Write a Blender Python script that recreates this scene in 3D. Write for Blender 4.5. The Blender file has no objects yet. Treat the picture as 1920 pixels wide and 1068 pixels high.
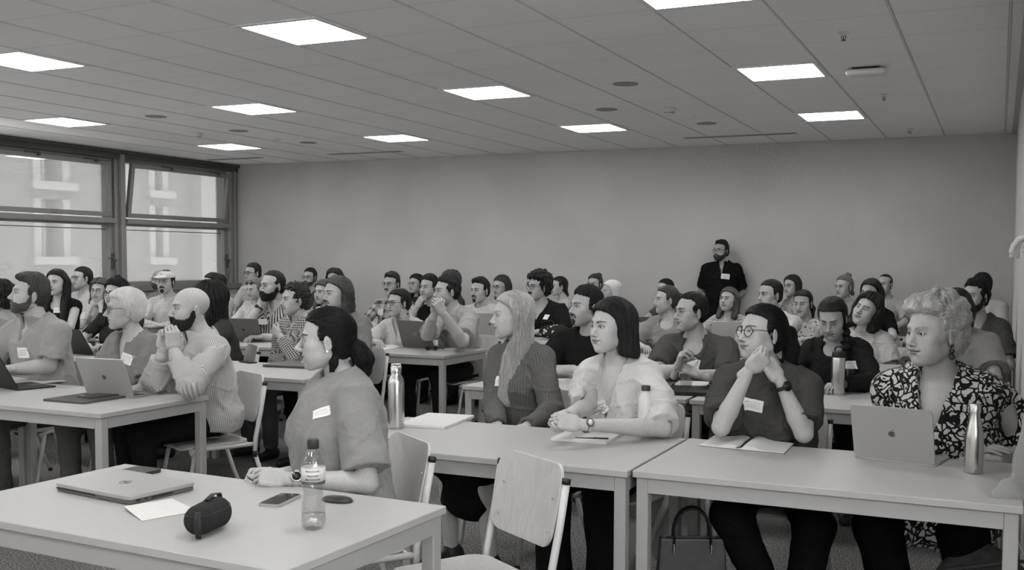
import bpy, math, random
import numpy as np
from mathutils import Matrix, Vector
SC = bpy.context.scene
COL = SC.collection
PI = math.pi
# ------------------------------------------------------------------ camera
FPX, YAW, PITCH, ROLL = 1905.6, 0.4174, 0.0526, 0.0053
CX, CY, CAMH = 1027.0, 588.5, 1.50
def cam_axes():
    cy, sy = math.cos(YAW), math.sin(YAW)
    f = np.array([-sy, cy, 0.]); r = np.array([cy, sy, 0.]); u = np.array([0, 0, 1.])
    f2 = f*math.cos(PITCH)-u*math.sin(PITCH); u2 = u*math.cos(PITCH)+f*math.sin(PITCH)
    return r*math.cos(ROLL)+u2*math.sin(ROLL), u2*math.cos(ROLL)-r*math.sin(ROLL), f2
CR, CU, CF = cam_axes()
CAM = np.array([0., 0., CAMH])
def at(px, py, zc):
    """point seen at a photo pixel, zc metres along the view axis"""
    return CAM+(CF+CR*(px-CX)/FPX-CU*(py-CY)/FPX)*zc
def onz(px, py, z):
    d = CF+CR*(px-CX)/FPX-CU*(py-CY)/FPX
    return CAM+d*((z-CAMH)/d[2])
def ony(px, py, y):
    d = CF+CR*(px-CX)/FPX-CU*(py-CY)/FPX
    return CAM+d*(y/d[1])
def onx(px, py, x):
    d = CF+CR*(px-CX)/FPX-CU*(py-CY)/FPX
    return CAM+d*(x/d[0])
cd = bpy.data.cameras.new('camera'); cam = bpy.data.objects.new('camera', cd); COL.objects.link(cam)
cd.sensor_width = 36; cd.lens = 36*FPX/1920
cd.shift_x = (960-CX)/1920; cd.shift_y = (CY-534)/1920; cd.clip_start = 0.05; cd.clip_end = 200
cam.matrix_world = Matrix(((CR[0], CU[0], -CF[0], 0), (CR[1], CU[1], -CF[1], 0), (CR[2], CU[2], -CF[2], CAMH), (0, 0, 0, 1)))
SC.camera = cam
# ------------------------------------------------------------------ world, exposure
SC.view_settings.view_transform = 'Standard'; SC.view_settings.look = 'None'
SC.view_settings.gamma = 1; SC.view_settings.use_curve_mapping = False
SC.view_settings.exposure = 1.50
w = bpy.data.worlds.new('overcast_sky'); SC.world = w; w.use_nodes = True
w.node_tree.nodes['Background'].inputs[0].default_value = (0.97, 0.985, 1.0, 1)
w.node_tree.nodes['Background'].inputs[1].default_value = 5.0
PANEL_POWER = 7.4
SC.cycles.max_bounces = 6; SC.cycles.diffuse_bounces = 3; SC.cycles.glossy_bounces = 3
SC.cycles.transmission_bounces = 6; SC.cycles.transparent_max_bounces = 12
SC.cycles.use_denoising = True
SC.cycles.sample_clamp_indirect = 4.0
# ------------------------------------------------------------------ materials
WARM = (1.0, 0.985, 0.962)
def grey(v): return (v*WARM[0], v*WARM[1], v*WARM[2], 1)
_mats = {}
class NT:
    def __init__(s, name):
        s.m = bpy.data.materials.new(name); s.m.use_nodes = True
        s.t = s.m.node_tree; s.b = s.t.nodes['Principled BSDF']
    def n(s, typ, **kw):
        o = s.t.nodes.new(typ)
        for k, v in kw.items():
            if k.startswith('i_'):
                key = k[2:]; key = int(key) if key.isdigit() else key.replace('_', ' ')
                o.inputs[key].default_value = v
            else: setattr(o, k, v)
        return o
    def l(s, a, b): s.t.links.new(a, b)
    def math(s, op, a, b=None, c=None, clamp=False):
        o = s.n('ShaderNodeMath', operation=op, use_clamp=clamp)
        for i, x in enumerate((a, b, c)):
            if x is None: continue
            if isinstance(x, (int, float)): o.inputs[i].default_value = x
            else: s.l(x, o.inputs[i])
        return o.outputs[0]
    def ramp(s, fac, stops, const=False):
        r = s.n('ShaderNodeValToRGB'); e = r.color_ramp.elements
        if const: r.color_ramp.interpolation = 'CONSTANT'
        while len(e) > 1: e.remove(e[0])
        e[0].position = stops[0][0]; e[0].color = grey(stops[0][1])
        for p, v in stops[1:]:
            q = e.new(p); q.color = grey(v)
        s.l(fac, r.inputs[0]); return r.outputs[0]
    def bump(s, h, strength=.3, dist=.002):
        b = s.n('ShaderNodeBump'); b.inputs['Strength'].default_value = strength; b.inputs['Distance'].default_value = dist
        s.l(h, b.inputs['Height']); s.l(b.outputs[0], s.b.inputs['Normal'])
    def base(s, v=None, rough=.6, spec=.4, metal=0):
        if v is not None: s.b.inputs['Base Color'].default_value = grey(v)
        s.b.inputs['Roughness'].default_value = rough; s.b.inputs['Specular IOR Level'].default_value = spec
        s.b.inputs['Metallic'].default_value = metal
def cached(key, fn):
    if key not in _mats: _mats[key] = fn()
    return _mats[key]
def plain(name, v, rough=.6, spec=.4, metal=0, noise=0, scale=40, bump=0):
    def mk():
        t = NT(name); t.base(v, rough, spec, metal)
        if noise or bump:
            nz = t.n('ShaderNodeTexNoise'); nz.inputs['Scale'].default_value = scale; nz.inputs['Detail'].default_value = 4
            tc = t.n('ShaderNodeTexCoord'); t.l(tc.outputs['Object'], nz.inputs['Vector'])
            if noise: t.l(t.ramp(nz.outputs[0], [(.3, v*(1-noise)), (.7, min(1, v*(1+noise)))]), t.b.inputs['Base Color'])
            if bump: t.bump(nz.outputs[0], bump, .002)
        return t.m
    return cached(('plain', name, v, rough, metal, noise, scale, bump), mk)
def emis(name, v, s):
    def mk():
        t = NT(name); t.base(.8); t.b.inputs['Emission Color'].default_value = (1, .995, .985, 1); t.b.inputs['Emission Strength'].default_value = s
        return t.m
    return cached(('em', name, s), mk)
def m_cloth(v, pat='plain', v2=None, sc=1.0, name='cloth'):
    """woven cloth; patterns live in the garment's own coordinates (attribute gc)"""
    if v > .4: v = .4+(v-.4)*.55
    def mk():
        t = NT(name); t.base(v, .85, .15)
        a = t.n('ShaderNodeAttribute', attribute_name='gc'); co = a.outputs['Vector']
        nz = t.n('ShaderNodeTexNoise'); nz.inputs['Scale'].default_value = 14; nz.inputs['Detail'].default_value = 5; oc = t.n('ShaderNodeTexCoord').outputs['Object']; t.l(oc, nz.inputs['Vector'])
        sep = t.n('ShaderNodeSeparateXYZ'); t.l(co, sep.inputs[0])
        x, y, z = sep.outputs
        col = None; w2 = v2 if v2 is not None else v*.4
        def stripes(c, freq, duty):
            f = t.math('FRACT', t.math('ABSOLUTE', t.math('MULTIPLY', c, freq)))
            return t.math('GREATER_THAN', f, duty)
        if pat == 'vstripe': fac = stripes(t.math('ADD', x, 5.0), 60*sc, .62)
        elif pat == 'bstripe': fac = stripes(t.math('ADD', x, 5.0), 42*sc, .5)
        elif pat == 'hstripe': fac = stripes(t.math('ADD', z, 5.0), 70*sc, .68)
        elif pat == 'check':
            A = stripes(t.math('ADD', x, 5.0), 62*sc, .5); B = stripes(t.math('ADD', z, 5.0), 62*sc, .5)
            fac = t.math('SUBTRACT', 1.0, t.math('MULTIPLY', t.math('SUBTRACT', 1.0, A), t.math('SUBTRACT', 1.0, B)))
            fac = t.math('MULTIPLY', t.math('ADD', A, B), .5)
        elif pat == 'plaid':
            A = stripes(t.math('ADD', x, 5.0), 11*sc, .6); B = stripes(t.math('ADD', z, 5.0), 11*sc, .6)
            fac = t.math('MULTIPLY', t.math('ADD', A, B), .5)
        elif pat == 'leopard':
            n2 = t.n('ShaderNodeTexNoise'); co = oc; n2.inputs['Scale'].default_value = 16; t.l(co, n2.inputs['Vector'])
            mx = t.n('ShaderNodeMixRGB', blend_type='ADD'); mx.inputs[0].default_value = .085; t.l(co, mx.inputs[1]); t.l(n2.outputs['Color'], mx.inputs[2])
            vo = t.n('ShaderNodeTexVoronoi', feature='DISTANCE_TO_EDGE'); vo.inputs['Scale'].default_value = 26*sc; t.l(mx.outputs[0], vo.inputs['Vector'])
            v1 = t.n('ShaderNodeTexVoronoi'); v1.inputs['Scale'].default_value = 26*sc; t.l(mx.outputs[0], v1.inputs['Vector'])
            rim = t.math('GREATER_THAN', vo.outputs['Distance'], .145)
            sepc = t.n('ShaderNodeSeparateColor'); t.l(v1.outputs['Color'], sepc.inputs[0])
            core = t.math('MULTIPLY', t.math('LESS_THAN', v1.outputs['Distance'], .19), t.math('GREATER_THAN', sepc.outputs[0], .45))
            fac = t.math('SUBTRACT', 1.0, t.math('MULTIPLY', rim, t.math('SUBTRACT', 1.0, core)))
        elif pat == 'floral':
            v1 = t.n('ShaderNodeTexVoronoi'); v1.inputs['Scale'].default_value = 34*sc; t.l(co, v1.inputs['Vector'])
            n2 = t.n('ShaderNodeTexNoise'); n2.inputs['Scale'].default_value = 30; t.l(co, n2.inputs['Vector'])
            fac = t.math('LESS_THAN', t.math('ADD', v1.outputs['Distance'], t.math('MULTIPLY', n2.outputs[0], .5)), .55)
        elif pat == 'knit':
            wv = t.n('ShaderNodeTexNoise'); wv.inputs['Scale'].default_value = 170; t.l(co, wv.inputs['Vector'])
            st = stripes(t.math('ADD', x, 5.0), 95*sc, .5)
            fac = t.math('ADD', t.math('MULTIPLY', wv.outputs[0], .8), t.math('MULTIPLY', st, .25), clamp=True)
        elif pat == 'denim':
            wv = t.n('ShaderNodeTexNoise'); wv.inputs['Scale'].default_value = 260; t.l(co, wv.inputs['Vector'])
            fac = t.math('MULTIPLY', wv.outputs[0], .9)
        elif pat == 'yoke':      # light top with a darker lower part
            fac = t.math('LESS_THAN', z, -.30)
        else: fac = None
        if fac is None: col = t.ramp(nz.outputs[0], [(.3, v*.94), (.7, v*1.04)])
        else:
            mx = t.n('ShaderNodeMixRGB'); t.l(fac, mx.inputs[0]); mx.inputs[1].default_value = grey(v); mx.inputs[2].default_value = grey(w2); col = mx.outputs[0]
        t.l(col, t.b.inputs['Base Color'])
        fine = t.n('ShaderNodeTexNoise'); fine.inputs['Scale'].default_value = 420; t.l(oc, fine.inputs['Vector'])
        fold = t.n('ShaderNodeTexNoise'); fold.inputs['Scale'].default_value = 11; fold.inputs['Detail'].default_value = 3; fold.inputs['Distortion'].default_value = .8; t.l(oc, fold.inputs['Vector'])
        h = t.math('ADD', t.math('MULTIPLY', fine.outputs[0], .03), fold.outputs[0])
        t.bump(h, .75, .02)
        t.b.inputs['Sheen Weight'].default_value = .12 if v > .1 else 0.; t.b.inputs['Specular IOR Level'].default_value = .15 if v > .1 else .05
        return t.m
    return cached(('cloth', v, pat, v2, sc), mk)
def m_skin(v):
    v = min(.84, v*.84)
    def mk():
        t = NT('skin'); t.base(v, .5, .35)
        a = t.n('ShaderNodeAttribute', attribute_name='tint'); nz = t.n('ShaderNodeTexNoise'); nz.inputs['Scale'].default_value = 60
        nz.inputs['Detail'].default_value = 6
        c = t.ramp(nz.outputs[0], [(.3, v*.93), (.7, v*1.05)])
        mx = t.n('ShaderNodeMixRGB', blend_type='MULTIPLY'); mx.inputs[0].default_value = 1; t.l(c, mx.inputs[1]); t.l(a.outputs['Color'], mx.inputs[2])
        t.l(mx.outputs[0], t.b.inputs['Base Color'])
        n2 = t.n('ShaderNodeTexNoise'); n2.inputs['Scale'].default_value = 500; t.bump(n2.outputs[0], .12, .001)
        t.b.inputs['Subsurface Weight'].default_value = 0
        return t.m
    return cached(('skin', v), mk)
def m_hair(v, v2=None):
    def mk():
        t = NT('hair'); t.base(v, .45, .2 if v < .03 else .4)
        w2 = v2 if v2 is not None else v*2.6+.006
        a = t.n('ShaderNodeAttribute', attribute_name='flow')
        mp = t.n('ShaderNodeMapping'); mp.inputs['Scale'].default_value = (1, 1, 1); t.l(a.outputs['Vector'], mp.inputs[0])
        nz = t.n('ShaderNodeTexNoise'); nz.inputs['Scale'].default_value = 1.0; nz.inputs['Detail'].default_value = 4; nz.inputs['Roughness'].default_value = .7; t.l(mp.outputs[0], nz.inputs['Vector'])
        t.l(t.ramp(nz.outputs[0], [(.32, v*.55), (.5, v), (.72, w2)]), t.b.inputs['Base Color'])
        t.bump(nz.outputs[0], .8, .004)
        return t.m
    return cached(('hair', v, v2), mk)
def m_wood(v, name='beech_ply'):
    def mk():
        t = NT(name); t.base(v, .38, .4)
        tc = t.n('ShaderNodeTexCoord'); mp = t.n('ShaderNodeMapping'); mp.inputs['Scale'].default_value = (60, 60, 3); t.l(tc.outputs['Object'], mp.inputs[0])
        nz = t.n('ShaderNodeTexNoise'); nz.inputs['Scale'].default_value = 1; nz.inputs['Detail'].default_value = 4; t.l(mp.outputs[0], nz.inputs['Vector'])
        t.l(t.ramp(nz.outputs[0], [(.25, v*.9), (.75, v*1.07)]), t.b.inputs['Base Color'])
        return t.m
    return cached(('wood', v, name), mk)
def m_glass(name='clear_glass', tint=1.0, rough=0.02, mixf=.12):
    """thin clear sheet: mostly see-through with a mirror-like sheen"""
    def mk():
        m = bpy.data.materials.new(name); m.use_nodes = True; t = m.node_tree; t.nodes.clear()
        o = t.nodes.new('ShaderNodeOutputMaterial'); mx = t.nodes.new('ShaderNodeMixShader')
        tr = t.nodes.new('ShaderNodeBsdfTransparent'); gl = t.nodes.new('ShaderNodeBsdfGlossy'); fr = t.nodes.new('ShaderNodeLayerWeight')
        tr.inputs[0].default_value = (tint, tint, tint, 1); gl.inputs['Roughness'].default_value = rough; fr.inputs[0].default_value = .5
        pw_ = t.nodes.new('ShaderNodeMath'); pw_.operation = 'POWER'; pw_.inputs[1].default_value = 5; t.links.new(fr.outputs['Facing'], pw_.inputs[0])
        ad = t.nodes.new('ShaderNodeMath'); ad.operation = 'MULTIPLY_ADD'; ad.inputs[1].default_value = .8; ad.inputs[2].default_value = mixf
        t.links.new(pw_.outputs[0], ad.inputs[0]); t.links.new(ad.outputs[0], mx.inputs[0]); t.links.new(tr.outputs[0], mx.inputs[1]); t.links.new(gl.outputs[0], mx.inputs[2])
        t.links.new(mx.outputs[0], o.inputs[0]); return m
    return cached(('glass', name, tint, mixf), mk)
# ------------------------------------------------------------------ objects
def link(name, V, Fc, mats, parent=None, smooth=True, mi=None, attrs=None, fin=None):
    me = bpy.data.meshes.new(name)
    V = np.asarray(V, dtype=np.float32)
    if isinstance(Fc, np.ndarray) and Fc.ndim == 2:
        nf, k = Fc.shape
        me.vertices.add(len(V)); me.vertices.foreach_set('co', V.ravel())
        me.loops.add(nf*k); me.loops.foreach_set('vertex_index', Fc.astype(np.int32).ravel())
        me.polygons.add(nf); me.polygons.foreach_set('loop_start', np.arange(0, nf*k, k, dtype=np.int32))
        me.update(calc_edges=True)
    else:
        me.from_pydata([tuple(map(float, v)) for v in V], [], [tuple(int(i) for i in f) for f in Fc])
    for m in (mats if isinstance(mats, (list, tuple)) else [mats]): me.materials.append(m)
    if mi is not None: me.polygons.foreach_set('material_index', np.asarray(mi, dtype=np.int32))
    if smooth is True: me.polygons.foreach_set('use_smooth', np.ones(len(me.polygons), dtype=bool))
    elif smooth == 'auto': me.polygons.foreach_set('use_smooth', np.ones(len(me.polygons), dtype=bool))
    if attrs:
        for an, av in attrs.items():
            av = np.asarray(av, dtype=np.float32)
            if av.ndim == 1:
                a = me.attributes.new(an, 'FLOAT_COLOR', 'POINT'); c = np.ones((len(V), 4), np.float32); c[:, :3] = av[:, None]
                a.data.foreach_set('color', c.ravel())
            else:
                a = me.attributes.new(an, 'FLOAT_VECTOR', 'POINT'); a.data.foreach_set('vector', av.ravel())
    me.update()
    if smooth == 'auto': me.set_sharp_from_angle(angle=math.radians(35))
    o = bpy.data.objects.new(name, me); COL.objects.link(o)
    if parent is not None: o.parent = parent
    return o
def tag(o, label=None, cat=None, group=None, kind=None):
    if label: o['label'] = label
    if cat: o['category'] = cat
    if group: o['group'] = group
    if kind: o['kind'] = kind
    return o
def empty(name, loc=(0, 0, 0), rz=0, label=None, cat=None, group=None):
    o = bpy.data.objects.new(name, None); COL.objects.link(o); o.location = tuple(float(x) for x in loc); o.rotation_euler = (0, 0, rz)
    o.empty_display_size = .05
    return tag(o, label, cat, group)
def copy_tree(o, parent=None):
    c = o.copy(); COL.objects.link(c); c.parent = parent
    for ch in list(o.children): copy_tree(ch, c)
    return c
# ------------------------------------------------------------------ mesh pieces (V, F)
class MB:
    def __init__(s): s.v = []; s.f = []
    def add(s, V, Fc, M=None):
        V = np.asarray(V, float)
        if M is not None:
            M = np.asarray(M, float); V = V@M[:3, :3].T+M[:3, 3]
        o = len(s.v); s.v += [tuple(x) for x in V]; s.f += [tuple(i+o for i in f) for f in Fc]; return s
    def box(s, a, b, bev=0, M=None):
        a, b = np.minimum(a, b).astype(float), np.maximum(a, b).astype(float)
        x0, y0, z0 = a; x1, y1, z1 = b
        if bev <= 0:
            V = [(x, y, z) for z in (z0, z1) for y in (y0, y1) for x in (x0, x1)]
            Fc = [(0, 2, 3, 1), (4, 5, 7, 6), (0, 1, 5, 4), (2, 6, 7, 3), (0, 4, 6, 2), (1, 3, 7, 5)]
            return s.add(V, Fc, M)
        c = min(bev, (x1-x0)/2.01, (y1-y0)/2.01, (z1-z0)/2.01)
        V = []; idx = {}
        for i, (sx, X) in enumerate(((1, x0), (-1, x1))):
            for j, (sy, Y) in enumerate(((1, y0), (-1, y1))):
                for k, (sz, Z) in enumerate(((1, z0), (-1, z1))):
                    idx[i, j, k, 'x'] = len(V); V.append((X, Y+sy*c, Z+sz*c))
                    idx[i, j, k, 'y'] = len(V); V.append((X+sx*c, Y, Z+sz*c))
                    idx[i, j, k, 'z'] = len(V); V.append((X+sx*c, Y+sy*c, Z))
        Fc = []
        I = lambda i, j, k, a: idx[i, j, k, a]
        Fc += [(I(0, 0, 0, 'x'), I(0, 0, 1, 'x'), I(0, 1, 1, 'x'), I(0, 1, 0, 'x')), (I(1, 0, 0, 'x'), I(1, 1, 0, 'x'), I(1, 1, 1, 'x'), I(1, 0, 1, 'x'))]
        Fc += [(I(0, 0, 0, 'y'), I(1, 0, 0, 'y'), I(1, 0, 1, 'y'), I(0, 0, 1, 'y')), (I(0, 1, 0, 'y'), I(0, 1, 1, 'y'), I(1, 1, 1, 'y'), I(1, 1, 0, 'y'))]
        Fc += [(I(0, 0, 0, 'z'), I(0, 1, 0, 'z'), I(1, 1, 0, 'z'), I(1, 0, 0, 'z')), (I(0, 0, 1, 'z'), I(1, 0, 1, 'z'), I(1, 1, 1, 'z'), I(0, 1, 1, 'z'))]
        for i in (0, 1):
            for j in (0, 1): Fc.append((I(i, j, 0, 'x'), I(i, j, 1, 'x'), I(i, j, 1, 'y'), I(i, j, 0, 'y')))
            for k in (0, 1): Fc.append((I(i, 0, k, 'x'), I(i, 1, k, 'x'), I(i, 1, k, 'z'), I(i, 0, k, 'z')))
        for j in (0, 1):
            for k in (0, 1): Fc.append((I(0, j, k, 'y'), I(1, j, k, 'y'), I(1, j, k, 'z'), I(0, j, k, 'z')))
        for i in (0, 1):
            for j in (0, 1):
                for k in (0, 1): Fc.append((I(i, j, k, 'x'), I(i, j, k, 'y'), I(i, j, k, 'z')))
        # consistent outward orientation
        ctr = (np.array(a)+np.array(b))/2; out = []
        VA = np.array(V)
        for f in Fc:
            p = VA[list(f)]; n = np.cross(p[1]-p[0], p[2]-p[0])
            out.append(f if np.dot(n, p.mean(0)-ctr) > 0 else f[::-1])
        return s.add(V, out, M)
    def tube(s, pts, r, n=10, closed=False, M=None, flat=None, cap=True):
        pts = np.asarray(pts, float); N = len(pts); R = np.broadcast_to(np.asarray(r, float), (N,))
        T = np.zeros_like(pts)
        for i in range(N):
            a = pts[(i-1) % N] if closed else pts[max(i-1, 0)]; b = pts[(i+1) % N] if closed else pts[min(i+1, N-1)]
            T[i] = (b-a)/(np.linalg.norm(b-a)+1e-12)
        up = np.array([0, 0, 1.]) if abs(T[0][2]) < .9 else np.array([1., 0, 0])
        u = np.cross(T[0], up); u /= np.linalg.norm(u); V = []
        for i in range(N):
            u = u-T[i]*np.dot(u, T[i]); u /= np.linalg.norm(u)+1e-12; v = np.cross(T[i], u)
            for k in range(n):
                a = 2*PI*k/n; V.append(pts[i]+R[i]*(math.cos(a)*u*(flat or 1)+math.sin(a)*v))
        Fc = []
        for i in range(N if closed else N-1):
            j = (i+1) % N
            for k in range(n): Fc.append((i*n+k, i*n+(k+1) % n, j*n+(k+1) % n, j*n+k))
        if not closed and cap: Fc += [tuple(range(n))[::-1], tuple(range((N-1)*n, N*n))]
        return s.add(V, Fc, M)
    def lathe(s, prof, n=32, M=None, mod=None):
        V = []; Fc = []
        for i, (r, z) in enumerate(prof):
            for k in range(n):
                a = 2*PI*k/n; rr = r*(mod(i, a) if mod else 1); V.append((rr*math.cos(a), rr*math.sin(a), z))
        for i in range(len(prof)-1):
            for k in range(n): Fc.append((i*n+k, i*n+(k+1) % n, (i+1)*n+(k+1) % n, (i+1)*n+k))
        if prof[0][0] > 0: Fc.append(tuple(range(n))[::-1])
        if prof[-1][0] > 0: Fc.append(tuple(range((len(prof)-1)*n, len(prof)*n)))
        return s.add(V, Fc, M)
    def prism(s, poly, z0, z1, M=None):
        n = len(poly); V = [(x, y, z0) for x, y in poly]+[(x, y, z1) for x, y in poly]
        a = sum(poly[i][0]*poly[(i+1) % n][1]-poly[(i+1) % n][0]*poly[i][1] for i in range(n))
        Fc = [tuple(range(n))[::-1], tuple(range(n, 2*n))]+[(i, (i+1) % n, n+(i+1) % n, n+i) for i in range(n)]
        if a < 0: Fc = [f[::-1] for f in Fc]
        return s.add(V, Fc, M)
    def grid(s, fn, nu, nv, M=None, closed_u=False):
        V = [fn(i/(nu-1) if not closed_u else i/nu, j/(nv-1)) for j in range(nv) for i in range(nu)]; Fc = []
        for j in range(nv-1):
            for i in range(nu if closed_u else nu-1):
                Fc.append((j*nu+i, j*nu+(i+1) % nu, (j+1)*nu+(i+1) % nu, (j+1)*nu+i))
        return s.add(V, Fc, M)
    def build(s, name, mat, parent=None, smooth=False, **kw):
        return link(name, s.v, s.f, mat, parent, smooth, **kw)
def rrect(w, h, r, n=6, cx=0, cy=0):
    P = []
    for (sx, sy, a0) in ((1, 1, 0), (-1, 1, 90), (-1, -1, 180), (1, -1, 270)):
        for k in range(n+1):
            a = math.radians(a0+90*k/n); P.append((cx+sx*(w/2-r)+r*math.cos(a), cy+sy*(h/2-r)+r*math.sin(a)))
    return P
def TR(loc=(0, 0, 0), rx=0, ry=0, rz=0, s=1):
    return np.array(Matrix.Translation(loc)@Matrix.Rotation(rz, 4, 'Z')@Matrix.Rotation(ry, 4, 'Y')@Matrix.Rotation(rx, 4, 'X')@Matrix.Scale(s, 4))
def frame(o, x, y, z):
    M = np.eye(4); M[:3, 0] = x; M[:3, 1] = y; M[:3, 2] = z; M[:3, 3] = o; return M
def nrm(v): v = np.asarray(v, float); return v/(np.linalg.norm(v)+1e-12)
# ------------------------------------------------------------------ signed-distance modelling
_rs = np.random.RandomState(7)
_K = _rs.normal(size=(14, 3)); _K /= np.linalg.norm(_K, axis=1)[:, None]; _PH = _rs.rand(14)*6.28
def snoise(p, scale, seed=0, n=6):
    r = np.zeros(len(p), np.float32); rr = np.random.RandomState(seed)
    K = rr.normal(size=(n, 3)); K /= np.linalg.norm(K, axis=1)[:, None]; ph = rr.rand(n)*6.28
    for i in range(n): r += np.sin(p@(K[i]*scale*(1+.35*i)).astype(np.float32)+ph[i])/(1+.3*i)
    return r/2.2
class Fld:
    def __init__(s): s.p = []
    def u(s, fn, k=.01): s.p.append(('u', fn, k)); return s
    def d(s, fn, k=.004): s.p.append(('d', fn, k)); return s
    def i(s, fn, k=.004): s.p.append(('i', fn, k)); return s
    def o(s, fn): s.p.append(('o', fn, 0)); return s
    def __call__(s, P):
        D = None
        for op, fn, k in s.p:
            v = fn(P)
            if op == 'o': D = D+v; continue
            if D is None: D = v; continue
            if op == 'u': h = np.maximum(k-np.abs(D-v), 0)/k; D = np.minimum(D, v)-h*h*k*.25
            elif op == 'i': h = np.maximum(k-np.abs(D-v), 0)/k; D = np.maximum(D, v)+h*h*k*.25
            else:
                v = -v; h = np.maximum(k-np.abs(D-v), 0)/k; D = np.maximum(D, v)+h*h*k*.25
        return D
f4 = np.float32
def sdEll(c, r, R=None):
    c = np.array(c, f4); r = np.array(r, f4); Rm = None if R is None else np.array(R, f4)
    def fn(P):
        q = P-c
        if Rm is not None: q = q@Rm
        k0 = np.sqrt(((q/r)**2).sum(1))+1e-9; k1 = np.sqrt(((q/(r*r))**2).sum(1))+1e-9
        return k0*(k0-1)/k1
    return fn
def sdCap(a, b, ra, rb=None):
    a = np.array(a, f4); b = np.array(b, f4); rb = ra if rb is None else rb; ab = b-a; L2 = float(ab@ab)+1e-12
    def fn(P):
        q = P-a; h = np.clip(q@ab/L2, 0, 1); return np.sqrt(((q-h[:, None]*ab)**2).sum(1))-(ra+(rb-ra)*h)
    return fn
def sdEcap(a, b, ra, rb, side, ratio):
    """capsule flattened along one direction: side = unit vector, ratio > 1 widens along it"""
    a = np.array(a, f4); b = np.array(b, f4); ab = b-a; L2 = float(ab@ab)+1e-12; sd = np.array(side, f4)
    def fn(P):
        q = P-a; h = np.clip(q@ab/L2, 0, 1); w = q-h[:, None]*ab; sx = w@sd; w = w-sx[:, None]*sd
        return np.sqrt((w**2).sum(1)+(sx/ratio)**2)-(ra+(rb-ra)*h)
    return fn
def sdBox(c, hsz, r=.005, R=None):
    c = np.array(c, f4); hsz = np.array(hsz, f4)-r; Rm = None if R is None else np.array(R, f4)
    def fn(P):
        q = P-c
        if Rm is not None: q = q@Rm
        q = np.abs(q)-hsz; return np.sqrt((np.maximum(q, 0)**2).sum(1))+np.minimum(q.max(1), 0)-r
    return fn
def sdHalf(p, n):
    p = np.array(p, f4); n = np.array(nrm(n), f4)
    return lambda P: (P-p)@n
def sdTor(c, R0, r, Rm=None):
    c = np.array(c, f4); Rm = None if Rm is None else np.array(Rm, f4)
    def fn(P):
        q = P-c
        if Rm is not None: q = q@Rm
        a = np.sqrt(q[:, 0]**2+q[:, 1]**2)-R0; return np.sqrt(a*a+q[:, 2]**2)-r
    return fn
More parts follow.
